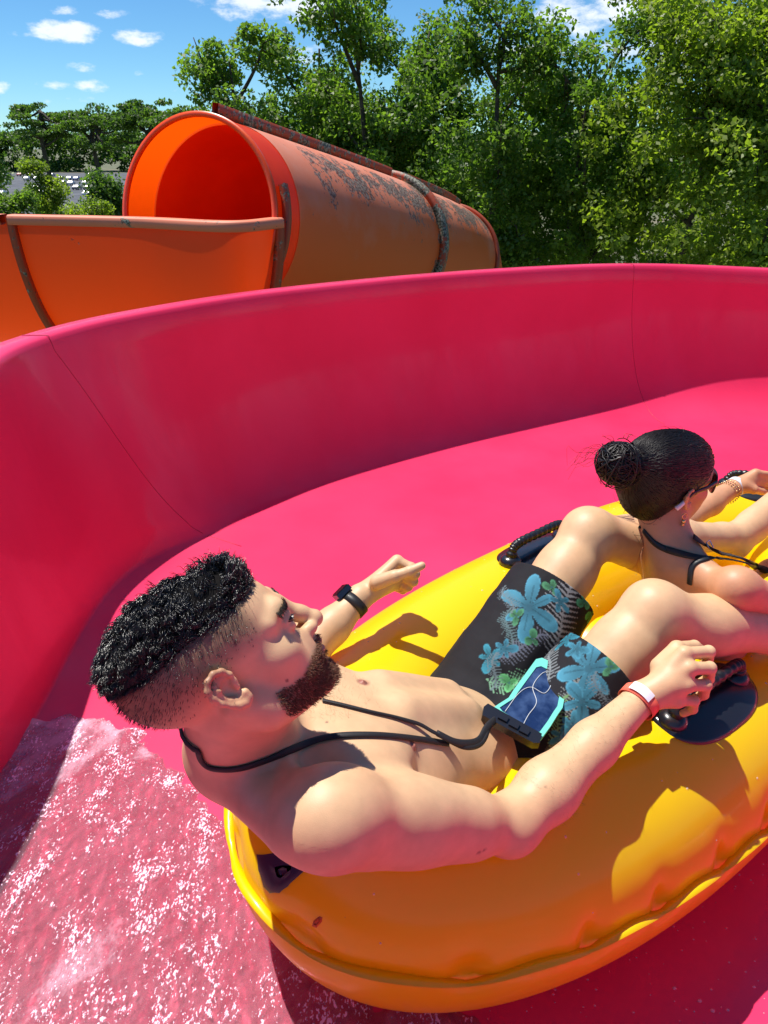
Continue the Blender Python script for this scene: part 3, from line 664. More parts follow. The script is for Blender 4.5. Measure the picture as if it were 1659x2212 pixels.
# flat-topped pines far left
def pine(px, d, tp, rx, seed, label):
    g = np.random.default_rng(seed); x, y = txy(px, d); top = zt(tp, d); root = empty('pine_tree', (x, y, -12), label, 'pine tree', 'flat-topped pines far off at left')
    tr = spline([(x, y, -12.05), (x+.3, y, -6), (x-.2, y, top-3.5), (x+.1, y, top-.8)], 24); mb = MB(); mb.tube(tr, np.linspace(.34, .12, 24), 8); cent = []
    for l in range(16):
        o = tr[int(g.integers(15, 24))]; a = g.uniform(0, 6.28); r = rx*g.uniform(.3, 1.0); e = np.array([x+math.cos(a)*r, y+math.sin(a)*r, top-.3-(r/rx)**2*1.6-g.uniform(0, 2.2)*(g.uniform() > .6)])
        lp = spline([o, (o+e)/2+np.array([0, 0, -.4]), e], 8); mb.tube(lp, np.linspace(.12, .04, 8), 5)
        for k in range(4): cent.append(e+g.normal(size=3)*np.array([.8, .8, .18]))
    V, F, col = leaves(np.array(cent), g.uniform(.6, 1.1, len(cent)), 130, .24, g, .35)
    child('crown', V, F, m_leafC, root, smooth=False, cols=col); child('trunk', mb.v, mb.f, m_bark, root)
pine(115, 72, 222, 3.6, 31, 'broad flat-topped pine against the sky, leftmost of the far pines')
pine(222, 74, 232, 2.8, 32, 'narrow flat-topped pine just left of the orange mouth')
pine(345, 62, 216, 3.2, 33, 'yellowish pine showing above the top of the orange mouth')
for (px, d, tp, bp_, rx, lm, sd_, lab) in ((95, 30, 352, 520, .85, m_leafA, 41, 'bright green bush with its top in front of the parked cars'), (10, 24, 425, 560, .8, m_leafB, 42, 'green bush at the left edge above the orange trough'), (190, 27, 440, 560, .9, m_leafA, 43, 'small bright bush between the orange trough and the parked cars'),
        (-45, 55, 262, 420, 2.4, m_leafB, 44, 'green tree half cut by the left edge of the picture'), (222, 45, 380, 500, .8, m_leafC, 45, 'dark little tree beside the left edge of the orange mouth')):
    x, y = txy(px, d); build_tree((x, y), zt(tp, d), zt(bp_, d), rx, lm, lab, sd_, 60, 130, .09 if d < 40 else .2, .42 if d < 40 else .9, .1, 'bushes in front of the parking lot', cat='bush' if d < 40 else 'tree', name='bush' if d < 40 else 'tree')
# far wood closing the view
g = np.random.default_rng(5); cent = []
for k in range(2200):
    x = g.uniform(-330, 330); y = 436+g.uniform(0, 30); top = zt(297, y)+g.normal()*1.3
    cent.append((x, y, g.uniform(-11.5, top) if k % 2 else top-abs(g.normal())*1.5-.5))
V, F, col = leaves(np.array(cent), g.uniform(2.2, 4.6, len(cent)), 50, 1.7, g, .8)
fw = obj('far_wood', V, F, m_leafC, smooth=False, cols=col); tag(fw, 'band of dark woodland along the horizon beyond the parked cars', 'woodland', kind='stuff')
# parked cars, small in the distance
def make_car(color, loc, rz, label):
    root = empty('parked_car', loc, label, 'car', 'cars parked in the far lot'); root.rotation_euler = (0, 0, rz)
    ov = [(-2.2,.35),(-2.25,.8),(-1.9,.98),(-1.25,1.02),(-.65,1.42),(.65,1.45),(1.35,1.02),(2.1,.9),(2.25,.6),(2.2,.35)]
    V = [(x, s_*(.88 if z < 1.1 else .68), z) for s_ in (-1, 1) for x, z in ov]; n = len(ov)
    F = [tuple(range(n)), tuple(range(2*n-1, n-1, -1))]+[(i, (i+1) % n, n+(i+1) % n, n+i) for i in range(n)][::1]
    m = car_mats.setdefault(color, mat('car_paint', color, .25, Coat_Weight=.6)); obj('body', V, F, m, root, smooth=False)
    mb = MB(); mb.box((-.0, 0, 1.2), 1.55, 1.50, .28); obj('window', mb.v, mb.f, m_cglass, root, smooth=False)
    for sx in (-1.35, 1.35):
        for sy in (-.8, .8):
            mb = MB(); mb.tube([(sx, sy-.1, .33), (sx, sy+.1, .33)], .33, 12); obj('wheel', mb.v, mb.f, m_black, root)
car_mats = {}; m_cglass = mat('car_glass', (.02,.03,.04), .1)
words = {(.60,.61,.63): 'white', (.45,.47,.50): 'silver', (.05,.06,.08): 'dark', (.05,.10,.28): 'blue', (.35,.05,.05): 'red'}
g = np.random.default_rng(9)
rown = ['nearest row', 'second row', 'third row', 'fourth row', 'farthest row']
ordn = ['first', 'second', 'third', 'fourth', 'fifth', 'sixth', 'seventh', 'eighth', 'ninth', 'tenth', 'eleventh', 'twelfth', 'thirteenth', 'fourteenth', 'fifteenth', 'sixteenth', 'seventeenth']
for row, yy in enumerate((236, 266, 300, 338, 380)):
    k = 0
    for xx in np.arange(-.51*yy, -.345*yy, 4.1):
        if g.uniform() < .34: continue
        c = list(words)[g.choice(5, p=[.26, .30, .20, .16, .08])]
        make_car(c, (xx+g.uniform(-.8, .8), yy+g.uniform(-4, 4), -11.94), R_(90+g.uniform(-3, 3)), '%s car, %s from the left in the %s of the far lot' % (words[c], ordn[k], rown[row])); k += 1
# ------------------------------------------------------------------ people
def raymarch(f, px, py, d0=.5, d1=3.0):
    """the point of a surface seen at a place of the picture, with its normal"""
    o = np.array([0, 0, CAM_H]); v = P(px, py, 1.0)-o; ds = np.arange(d0, d1, .004); X = o+v*ds[:, None]
    D = f(X); i = np.argmax(D < 0)
    if D[i] >= 0: i = int(np.argmin(D))
    lo, hi = ds[max(i-1, 0)], ds[i]
    for _ in range(12):
        m = (lo+hi)/2
        if f((o+v*m)[None])[0] < 0: hi = m
        else: lo = m
    p = o+v*hi; return p, grad_n(f, p[None])[0]
def smooth(x, a, b): t = np.clip((x-a)/(b-a), 0, 1); return t*t*(3-2*t)
def skinmat(name):
    m = mat(name, (.6,.35,.22), .50)
    nt, lk, b = nodes_of(m); pass
    at = N(m, 'ShaderNodeAttribute'); at.attribute_name = 'paint'; t = N(m, 'ShaderNodeTexCoord')
    n1 = N(m, 'ShaderNodeTexNoise', Scale=42, Detail=5); lk.new(t.outputs['Object'], n1.inputs['Vector'])
    r = N(m, 'ShaderNodeMapRange'); r.inputs[1].default_value = .3; r.inputs[2].default_value = .7; r.inputs[3].default_value = .93; r.inputs[4].default_value = 1.06; lk.new(n1.outputs[0], r.inputs[0])
    mx = N(m, 'ShaderNodeMix', data_type='RGBA', blend_type='MULTIPLY'); mx.inputs[0].default_value = 1; lk.new(at.outputs['Color'], mx.inputs[6]); lk.new(r.outputs[0], mx.inputs[7]); lk.new(mx.outputs[2], b.inputs['Base Color'])
    n2 = N(m, 'ShaderNodeTexVoronoi', Scale=700); lk.new(t.outputs['Object'], n2.inputs['Vector'])
    n3 = N(m, 'ShaderNodeTexNoise', Scale=90, Detail=3); lk.new(t.outputs['Object'], n3.inputs['Vector'])
    a = N(m, 'ShaderNodeMath', operation='ADD'); lk.new(n2.outputs[0], a.inputs[0]); lk.new(n3.outputs[0], a.inputs[1])
    bp = N(m, 'ShaderNodeBump', Strength=.15, Distance=.0007); lk.new(a.outputs[0], bp.inputs['Height']); lk.new(bp.outputs[0], b.inputs['Normal'])
    return m
m_skin = skinmat('skin')
def head_prims(S, Hc, f, u, s, male=True):
    f = unit(f); u = unit(np.array(u)-f*np.dot(u, f)); r = np.cross(f, u); AX = np.array([r, f, u])
    def W(p):
        p = np.array(p, float)
        if p[2] < -.03: p[2] = -.03+(p[2]+.03)*(.80 if male else .88)
        return Hc+(p@AX)*s
    def E(c, rr, k=.012, sub=False, ax=None): S.ell(W(c), np.array(rr)*s, AX if ax is None else ax@AX, k*s, sub)
    def Cn(a, b, ra, rb, k=.01, sub=False): S.cone(W(a), W(b), ra*s, rb*s, k*s, sub)
    j = 1.0 if male else .88
    E((0,-.026,.036), (.076,.100,.078), .01)
    E((0,.026,.038), (.067,.061,.060), .03)
    E((0,.034,-.012), (.056,.052,.072), .03)
    for q in (-1, 1):
        Cn((q*.054*j,.004,-.046), (q*.050*j,.012,-.066), .017, .016, .03)
        Cn((q*.050*j,.012,-.066), (q*.016*j,.078,-.094), .015, .015, .025)
        E((q*.048,.056,-.012), (.019,.023,.017), .022)
        Cn((q*.012,.0865,.030), (q*.034,.0830,.034), .0080, .0080, .014)
        Cn((q*.034,.0830,.034), (q*.053,.066,.027), .0080, .007, .014)
        E((q*.034,.058,-.045), (.023,.030,.028), .025)
        E((q*.033,.099,.014), (.0160,.0160,.0115), .010, True)
    E((0,.083,-.094), (.021,.016,.017), .02)
    E((0,.076,-.046), (.030,.026,.026), .02)
    E((0,.045,-.075), (.040,.036,.022), .03)
    for q in (-1, 1):
        E((q*.032,.0765,.0125), (.0132,.0132,.0122), .003)
        Cn((q*.021,.0845,.0165), (q*.032,.0895,.0195), .0036, .0042, .005); Cn((q*.032,.0895,.0195), (q*.044,.0815,.0155), .0042, .0034, .005)
        Cn((q*.022,.0845,.0075), (q*.032,.0880,.0040), .0030, .0032, .006); Cn((q*.032,.0880,.0040), (q*.043,.0810,.0075), .0032, .0026, .006)
    Cn((0,.090,.026), (0,.106,.000), .0085, .0090, .012); Cn((0,.106,.000), (0,.1155,-.014), .0088, .0100, .008)
    E((0,.1165,-.0165), (.0115,.0105,.0098), .006)
    for q in (-1, 1):
        E((q*.0135,.1030,-.0190), (.0078,.0115,.0082), .006)
        E((q*.0068,.1085,-.0270), (.0042,.0065,.0045), .003, True)
        E((q*.024,.091,-.030), (.008,.006,.022), .012, False)
    Cn((0,.0985,-.034), (0,.1010,-.043), .0065, .0065, .008)
    # lips, slightly parted in a smile
    for q in (-1, 1):
        Cn((0,.1040,-.0465), (q*.013,.0985,-.0455), .0052, .0048, .004); Cn((q*.013,.0985,-.0455), (q*.027,.0850,-.0475), .0045, .0028, .006)
        Cn((0,.1010,-.0600), (q*.012,.0970,-.0590), .0064, .0056, .005); Cn((q*.012,.0970,-.0590), (q*.026,.0850,-.0500), .0052, .0030, .006)
        Cn((0,.1075,-.0530), (q*.014,.1010,-.0520), .0018, .0016, .003, True); Cn((q*.014,.1010,-.0520), (q*.027,.0890,-.0485), .0016, .0010, .003, True)
    Cn((-.012,.0985,-.0715), (.012,.0985,-.0715), .0045, .0045, .010, True)
    # ears
    for q in (-1, 1):
        tl = R_(-14); ea = np.array([[math.cos(.42), -q*math.sin(.42)*-1*0+q*math.sin(.42)*-1, 0], [q*math.sin(.42), math.cos(.42), 0], [0, 0, 1]])
        def ep(y, z, o=0):
            y, z, o = y*.80-.004, z*.80, o*.9   # ear plane: y forward, z up, o outwards; the plane stands off the head towards the back
            yy = y*math.cos(tl)-z*math.sin(tl)*-1*-1; zz = z*math.cos(tl)+y*math.sin(tl)*-1*-1
            yy = y*math.cos(tl)+z*math.sin(tl); zz = -y*math.sin(tl)+z*math.cos(tl)
            return (q*(.0745+o-yy*.42), -.006+yy, .002+zz)
        base = [(-.002, -.026), (.002, -.014), (.004, .002), (.002, .018)]
        Cn(ep(-.006, .014, -.001), ep(-.006, -.012, -.001), .0125, .0105, .006)
        Cn(ep(-.006, -.012, -.001), ep(-.001, -.026, .000), .0095, .0068, .006)
        hel = [(.013,.003),(.0150,.014),(.012,.026),(.003,.0335),(-.009,.0330),(-.018,.025),(-.0215,.012),(-.0195,-.003),(-.0135,-.016),(-.007,-.026),(.001,-.032),(.0075,-.029),(.010,-.021)]
        for i in range(len(hel)-1): Cn(ep(*hel[i], .0075), ep(*hel[i+1], .0075), .0036 if i < 9 else .0052, .0036 if i < 8 else .0052, .003)
        E(ep(.001, -.001, .0095), (.0075,.0105,.0140), .004, True)
        E(ep(-.001, .020, .0100), (.0040,.0100,.0065), .003, True)
        ah = [(-.008,.022),(-.0125,.012),(-.0135,.001),(-.010,-.010),(-.003,-.017)]
        for i in range(len(ah)-1): Cn(ep(*ah[i], .0060), ep(*ah[i+1], .0060), .0028, .0028, .003)
        Cn(ep(.0105,.001,.006), ep(.0100,-.006,.007), .0036, .0034, .004)
    return W, AX
def hand_prims(S, wrist, mcp, pip, dip, tip, thumb, wr=(.027, .021), k=.006, fr=1.0, palm=None):
    """mcp, pip, dip, tip: four points each, index to little finger; thumb: its chain of points from the wrist side"""
    wrist = np.array(wrist); mcp = [np.array(p) for p in mcp]; rad = np.array([.0108, .0110, .0104, .0092])*fr
    for i in range(4):
        b = wrist+(mcp[i]-wrist)*.25
        S.cone(b, mcp[i], .0150*fr, .0125*fr, .014)
    S.cone(wrist, (mcp[1]+mcp[2])/2*.6+wrist*.4, wr[1]*.95, .0155*fr, .02)
    if palm is not None:
        for i in range(4): S.cone(wrist+(mcp[i]-wrist)*.30+palm*.014, mcp[i]+palm*.012, .0145*fr, .0115*fr, .014)
    for i in range(4):
        r = rad[i]
        S.cone(mcp[i], pip[i], r*1.08, r*.98, .0035); S.cone(pip[i], dip[i], r*.98, r*.88, .003); S.cone(dip[i], tip[i], r*.88, r*.74, .003)
        S.ell(pip[i], np.array([1, 1, 1])*r*1.06, None, .003)
    th = [np.array(p) for p in thumb]; S.cone(th[0], th[1], .0165*fr, .0135*fr, .012); S.cone(th[1], th[2], .0120*fr, .0108*fr, .005); S.cone(th[2], th[3], .0108*fr, .0085*fr, .004)

# ---- the man
tU = unit([.82, .42, -.38]); tS = unit([-.43, .88, -.05]); tS = unit(tS-tU*np.dot(tS, tU)); tC = np.cross(tU, tS)      # down the trunk, towards his left, out of the chest
Rsh = P(690, 1768, .97); Lsh = Rsh+tS*.375
Nb = (Rsh+Lsh)/2-tU*.045-tC*.005
def TR(s_, u_, c_): return Nb+tS*(s_+.085*max(0, u_/.58)**1.6)+tU*u_+tC*c_
TAX = np.array([tS, tU, tC])
M = Sculpt()
# rib cage, belly, pelvis
M.ell(TR(0,.215,-.035), (.150,.200,.105), TAX, .03)
M.ell(TR(0,.10,-.035), (.145,.11,.075), TAX, .06)
M.ell(TR(0,.36,-.045), (.132,.150,.085), TAX, .06)
M.ell(TR(0,.46,-.055), (.140,.110,.090), TAX, .05)
for q in (-1, 1):
    M.ell(TR(q*.080,.165,.030), (.082,.072,.034), TAX, .025)      # pectorals
    M.ell(TR(q*.120,.20,-.06), (.048,.13,.06), TAX, .04)          # lats
    M.cone(TR(q*.03,-.01,-.035), TR(q*.160,.03,-.025), .040, .040, .04)   # trapezius
    M.cone(TR(q*.02,.045,.030), TR(q*.150,.022,.015), .011, .011, .02)  # collar bone
    M.cone(TR(q*.035,.26,.050), TR(q*.03,.42,.032), .030, .026, .03)      # abdominals
M.cone(TR(0,.12,-.15), TR(0,.45,-.16), .012, .012, .04, True)
# head
HS = 1.05
_rw = np.array([1,0,0]); _uw = np.array([0,.432,.902]); _bw = np.array([0,-.902,.432])
def cam2w(v): return _rw*v[0]+_uw*v[1]+_bw*v[2]
Hf = unit(cam2w((.80,.55,-.22))); Hu = cam2w((-.58,.77,.28)); Hu = unit(Hu-Hf*np.dot(Hu, Hf)); Hr = np.cross(Hf, Hu)
Hc = P(512, 1478, .895)-Hr*.078*HS
M.cone(Hc+(Hu*-.035-Hf*.022)*HS, TR(0,-.005,-.025), .056, .064, .03)
M.cone(Hc+(Hu*-.060+Hf*.010)*HS, TR(0,.03,.005), .045, .052, .03)
for q in (-1, 1): M.cone(Hc+(Hr*.058*-q-Hf*.018-Hu*.025)*HS*1.0, TR(q*.022,.045,.022), .014, .012, .02)   # neck cords
HW, HAX = head_prims(M, Hc, Hf, Hu, HS)
# right arm
Rel = P(1105, 1782, 1.17); Rwr = P(1388, 1506, 1.325); ra = unit(Rel-Rsh)
M.ell(Rsh+ra*.02+tC*.004, (.064,.072,.062), np.array([np.cross(ra, tC), ra, tC]), .03)
M.chain([Rsh+ra*.02, Rsh+(Rel-Rsh)*.45, Rel-ra*.015], [.058,.050,.040], .03)
pb = unit(np.array([0,0,1])-ra*ra[2])
M.cone(Rsh+(Rel-Rsh)*.35+pb*.014, Rsh+(Rel-Rsh)*.72+pb*.010, .044, .038, .03)      # biceps
M.cone(Rsh+(Rel-Rsh)*.25-pb*.018, Rsh+(Rel-Rsh)*.75-pb*.012, .042, .036, .03)      # triceps
M.cone(Rel, Rel, .038, .038, .02) if False else M.ell(Rel, (.039,.039,.037), None, .02)
fa = unit(Rwr-Rel)
M.chain([Rel, Rel+(Rwr-Rel)*.25, Rel+(Rwr-Rel)*.6, Rwr-fa*.005], [.040,.045,.036,.0265], .025)
M.cone(Rel-ra*.01-pb*.012, Rel+fa*.02-pb*.012, .026, .022, .02)
# right hand closed round the grip
g_m = [P(1478,1412,1.322), P(1489,1444,1.310), P(1483,1480,1.308), P(1462,1513,1.318)]
g_p = [P(1531,1408,1.343), P(1533,1443,1.328), P(1524,1480,1.325), P(1499,1514,1.332)]
g_d = [P(1528,1432,1.372), P(1531,1466,1.360), P(1520,1500,1.357), P(1497,1532,1.360)]
g_t = [P(1502,1446,1.385), P(1505,1480,1.374), P(1496,1512,1.371), P(1476,1541,1.372)]
gR = g_t; hand_prims(M, Rwr, g_m, g_p, g_d, g_t, [P(1425,1440,1.345), P(1462,1400,1.360), P(1500,1396,1.385), P(1526,1412,1.398)], wr=(.029,.024), palm=unit(P(1450,1460,1.460)-P(1450,1460,1.260)))
# left arm
Lel = np.array([-.215, 1.240, .425]); Lwr = P(778, 1290, 1.63)
la = unit(Lel-Lsh); M.ell(Lsh+la*.015, (.062,.062,.060), None, .03); M.chain([Lsh, Lsh+(Lel-Lsh)*.5, Lel], [.056,.050,.038], .03)
M.ell(Lel, (.038,.038,.038), None, .02); M.chain([Lel, Lel+(Lwr-Lel)*.3, Lel+(Lwr-Lel)*.65, Lwr], [.038,.044,.036,.0265], .02)
g_m = [P(858,1212,1.660), P(864,1226,1.680), P(866,1243,1.700), P(860,1258,1.715)]
g_p = [P(888,1226,1.655), P(896,1240,1.675), P(893,1256,1.690), P(882,1268,1.705)]
g_d = [P(880,1242,1.685), P(885,1254,1.700), P(880,1266,1.715), P(870,1276,1.722)]
g_t = [P(866,1240,1.700), P(868,1252,1.715), P(864,1264,1.725), P(856,1272,1.735)]
hand_prims(M, Lwr, g_m, g_p, g_d, g_t, [P(815,1258,1.610), P(852,1245,1.595), P(885,1234,1.590), P(911,1222,1.590)], wr=(.028,.022), palm=unit(P(850,1250,1.8)-P(850,1250,1.6)))
# legs
Pv = TR(0,.58,-.085); Rhip = Pv-tS*.085; Lhip = Pv+tS*.085
Rkn = P(1412, 1325, 1.47); Lkn = P(1272, 1158, 1.70); Ran = P(1790, 1372, 1.60); Lan = P(1560, 1160, 1.93)
M.ell(Pv+tU*-.02, (.150,.115,.100), TAX, .05)
for hp, kn, an in ((Rhip, Rkn, Ran), (Lhip, Lkn, Lan)):
    d = unit(kn-hp); e = unit(an-kn); n = unit(d-e)
    M.chain([hp, hp+(kn-hp)*.4, hp+(kn-hp)*.8, kn], [.095,.082,.060,.054], .03)
    M.ell(kn+n*.010, (.052,.052,.052), None, .03)
    M.chain([kn, kn+(an-kn)*.3-n*.012, kn+(an-kn)*.65-n*.004, an], [.050,.056,.043,.034], .03)
# left foot, heel down, toes towards the right
ft = P(1690, 1072, 2.02); hl = P(1590, 1178, 1.96)
M.cone(Lan, hl, .034, .030, .02); M.cone(hl, P(1625,1140,1.98), .030, .032, .02); M.cone(P(1600,1150,1.95), ft, .034, .026, .03); M.cone(P(1625,1140,1.98), ft+np.array([0,0,-.01]), .032, .026, .03)
for i in range(5): M.cone(ft+np.array([.0,(i-2)*.018,0]), ft+np.array([.045-.006*abs(i-1), (i-2)*.019, .028]), .012, .009, .005)
rf = Ran+np.array([.04,.02,-.03]); M.cone(Ran, rf, .034, .032, .02); M.cone(rf, rf+np.array([.16,.06,.06]), .034, .024, .03)
for i in range(5): M.cone(rf+np.array([.155,.06+(i-2)*.018,.06]), rf+np.array([.195,.065+(i-2)*.019,.075]), .012, .009, .005)
allp = np.array([q[7] for q in M.p if not q[6]]).min(0)-.03, np.array([q[8] for q in M.p if not q[6]]).max(0)+.03
hb = (Hc-np.array([.16,.15,.16]), Hc+np.array([.17,.16,.17]))
fine = [(hb[0], hb[1], .0020), (Rwr+np.array([-.03,-.03,-.07]), Rwr+np.array([.16,.16,.10]), .0022), (Lwr+np.array([-.03,-.03,-.07]), Lwr+np.array([.16,.16,.10]), .0026)]
mV, mF = mesh_multi(M, allp[0], allp[1], .0048, fine)
# colour of the skin
def headlocal(X): return ((X-Hc)/HS)@HAX.T
def skin_paint(X, base, red, seed):
    n = fbm(X, 22, seed); n2 = fbm(X, 70, seed+1)
    t = np.clip(.35+.5*n+.25*n2, 0, 1)[:, None]; return np.array(base)*(1-t*.35)+np.array(red)*t*.35
mcol = skin_paint(mV, (.66,.425,.235), (.66,.29,.145), 1)
L = headlocal(mV); inhead = (np.abs(L) < .14).all(1)
# trimmed hair fading down the sides: dark near the long hair, clear above the ear
def hairline(Lc):
    """height above (>0) or below (<0) the edge of the long hair, in head units"""
    x, y, z = Lc.T
    edge = np.interp(y, [-.12, -.07, -.02, .03, .055, .075], [.052, .058, .066, .067, .069, .071])
    return z-edge
hl_ = hairline(L)
fw_ = np.interp(L[:, 1], [-.12,-.08,-.02,.02], [.100,.085,.060,.052]); fd = smooth(hl_/fw_, -1.05, -.25)**.65*(L[:, 1] < .068)*inhead*(1-smooth(L[:, 1], .040, .066))*(.80+.2*np.clip(fbm(mV, 400, 5), -1, 1))
fd = np.clip(np.maximum(fd, (hl_ > -.004)*inhead*(L[:, 1] < .08)), 0, 1)
sb = smooth(L[:, 1], .012, .022)*(1-smooth(L[:, 1], .034, .044))*smooth(-L[:, 2], -.03, .0)*0
mcol = mcol*(1-.86*fd[:, None])+np.array([.020,.013,.010])*.86*fd[:, None]
def beard_w(Lc):
    x, y, z = Lc.T; ax = np.abs(x)
    up = np.interp(y, [.012,.03,.05,.066,.08,.10,.12], [-.034,-.039,-.043,-.043,-.037,-.033,-.033])      # cheek line
    lo = np.interp(y, [.0,.03,.06,.09,.12], [-.066,-.078,-.088,-.094,-.100])
    w = smooth(up-z, -.002, .007)*smooth(z-lo, -.004, .008)*smooth(y, .020, .034)
    lip = (np.abs(z+.0480) < .0095-.006*(ax/.027)**2)*(ax < .026)*(y > .082); w = w*(1-lip)
    return np.clip(w, 0, 1)
bw = beard_w(L)*inhead
mcol = mcol*(1-.62*bw[:, None])+np.array([.085,.036,.018])*.62*bw[:, None]
lipm = inhead*(L[:, 1] > .083)*(np.abs(L[:, 0]) < .027)*(np.abs(L[:, 2]+.0485) < .0100-.007*(np.abs(L[:, 0])/.027)**2)
mcol = mcol*(1-.8*lipm[:, None])+np.array([.42,.13,.11])*.8*lipm[:, None]
earm = inhead*smooth(np.abs(L[:, 0]), .078, .084)*(np.abs(L[:, 1]) < .04)*(np.abs(L[:, 2]) < .05); mcol = mcol*(1-.3*earm[:, None])+np.array([.55,.18,.10])*.3*earm[:, None]
nip = []
for (px, py) in ((893, 1612), (784, 1474)):
    p, n = raymarch(M, px, py); nip.append((p, n)); d = np.linalg.norm(mV-p, axis=1); w = (1-smooth(d, .008, .013))*.75; mcol = mcol*(1-w[:, None])+np.array([.30,.105,.075])*w[:, None]
for (px, py, r) in ((1035,1842,.0028), (1046,1836,.0022), (706,1560,.0015), (620,1470,.0016), (508,1392,.0018), (960,1590,.0015), (1180,1700,.0015)):       # moles and a small tattoo mark
    p, n = raymarch(M, px, py); d = np.linalg.norm(mV-p, axis=1); w = (1-smooth(d, r*.8, r*1.8))*.8; mcol = mcol*(1-w[:, None])+np.array([.12,.05,.04])*w[:, None]
man = empty('person', Pv, 'bearded man with short dark curly hair and floral shorts, leaning back in the raft', 'person')
child('body', mV, mF, m_skin, man, cols=mcol)
# nipples
mb = MB()
# ---- hair
def strands(root, direc, nrm, length, rad, nseg, curl, freq, g, clump=None, lift=.3, taper=.25, grav=None):
    """thin three-sided tubes; curl amplitude in metres, freq in turns; all arrays"""
    n = len(root); t = np.linspace(0, 1, nseg)[None, :, None]
    length = np.broadcast_to(length, (n,))[:, None, None]; d = direc/np.linalg.norm(direc, axis=1)[:, None]
    side = np.cross(nrm, d); side /= np.linalg.norm(side, axis=1)[:, None]+1e-9
    ph = (g.uniform(0, 6.28, n) if clump is None else clump)[:, None, None]
    arc = np.sin(t*np.pi*.62)
    c = root[:, None]+d[:, None]*length*t+nrm[:, None]*length*lift*arc
    fr = np.broadcast_to(freq, (n,))[:, None, None]; a = np.broadcast_to(curl, (n,))[:, None, None]*np.minimum(1, t*2.2)
    c = c+side[:, None]*a*np.sin(fr*6.28*t+ph)+nrm[:, None]*a*np.cos(fr*6.28*t+ph)*.8
    if grav is not None: c = c+np.array(grav)[:, None]*length*t**1.5
    tg = np.gradient(c, axis=1); tg /= np.linalg.norm(tg, axis=2)[..., None]+1e-12
    s_ = np.cross(tg, nrm[:, None]); s_ /= np.linalg.norm(s_, axis=2)[..., None]+1e-9; u_ = np.cross(s_, tg)
    r = np.broadcast_to(rad, (n,))[:, None, None]*(1-(1-taper)*t**2)
    V = np.stack([c+(s_*math.cos(k*2.0944)+u_*math.sin(k*2.0944))*r for k in range(3)], 2).reshape(-1, 3)
    b = (np.arange(n)[:, None, None]*nseg+np.arange(nseg-1)[None, :, None])*3; k = np.arange(3)[None, None]; k2 = (k+1) % 3
    F = np.stack([b+k, b+k2, b+3+k2, b+3+k], -1).reshape(-1, 4)
    return V, F.astype(np.int32)
m_hair = mat('dark_hair', (.0075,.0055,.0055), .30, Specular_IOR_Level=.65, Coat_Weight=.25, Coat_Roughness=.22)
m_beard = mat('brown_beard', (.16,.065,.028), .5)
gh = np.random.default_rng(21)
hv = np.nonzero(inhead)[0]; Lh = L[hv]; hlh = hl_[hv]
front = np.interp(np.abs(Lh[:, 0]), [0, .03, .05, .07], [.078, .075, .067, .057])
top_i = hv[(hlh > .0) & (Lh[:, 1] < front) & (Lh[:, 2] > .0)]
def roots(idx, n):
    i = gh.choice(idx, n); return mV[i]+gh.normal(size=(n, 3))*.0009
nrmf = lambda X: grad_n(M, X)
rt_ = roots(top_i, 10500); rn = nrmf(rt_); rl = headlocal(rt_)
def towhead(v): return v@HAX
edge = smooth(hairline(rl), .0, .030)[:, None]
# swept back and up on top, standing forward at the fringe, lying down at the lower edge
dl = np.stack([rl[:, 0]*3, -.85-.2*(rl[:, 1] < -.03)+1.3*smooth(rl[:, 1], .030, .066), -.05-.55*smooth(-rl[:, 1], .02, .09)], 1)
qf = smooth(rl[:, 1], .036, .062)[:, None]; dl = dl*(1-qf)+np.array([[0, 1.3, .42]])*qf; dloc = towhead(dl)*(.95)+rn*(.06+.20*edge+.25*qf); dloc += gh.normal(size=dloc.shape)*.07
cl = np.floor(rl/.0150); ph = (np.sin(cl[:, 0]*12.9+cl[:, 1]*78.2+cl[:, 2]*37.7)*43758.5) % 6.28
q = np.sin(cl*1.7+3).sum(1)
jv = np.stack([np.sin(ph*3), np.cos(ph*5), np.sin(ph*7)], 1)*.38; dloc += jv-rn*(jv*rn).sum(1)[:, None]*.6
_, inv_ = np.unique(np.round(ph, 4), return_inverse=True); cc_ = np.stack([np.bincount(inv_, rt_[:, i])/np.bincount(inv_) for i in range(3)], 1)[inv_]
ln = (.011+.022*edge[:, 0]-.004*qf[:, 0])*(.69+.1*qf[:, 0])*gh.uniform(.75, 1.2, len(rl))
hV, hF = strands(rt_, dloc, rn, ln, .00070, 12, .0036*(.30+edge[:, 0]), gh.uniform(1.0, 1.5, len(rl)), gh, clump=ph+gh.uniform(-.25, .25, len(rl)), lift=.20, grav=np.clip(cc_-rt_, -.008, .008)*.65/ln[:, None])
# stubble of the fade
fi = hv[(fd[hv] > .12)]; pr = fd[fi]**1.5; fr_ = gh.choice(fi, 5200, p=pr/pr.sum()); r0 = mV[fr_]+gh.normal(size=(5200, 3))*.0008; n0 = nrmf(r0)
d0 = towhead(np.tile([0, -.5, -.6], (5200, 1)))+n0*.5+gh.normal(size=n0.shape)*.2
sV, sF = strands(r0, d0, n0, (.0018+.006*fd[fr_]**3), .00030, 3, 0, 1, gh)
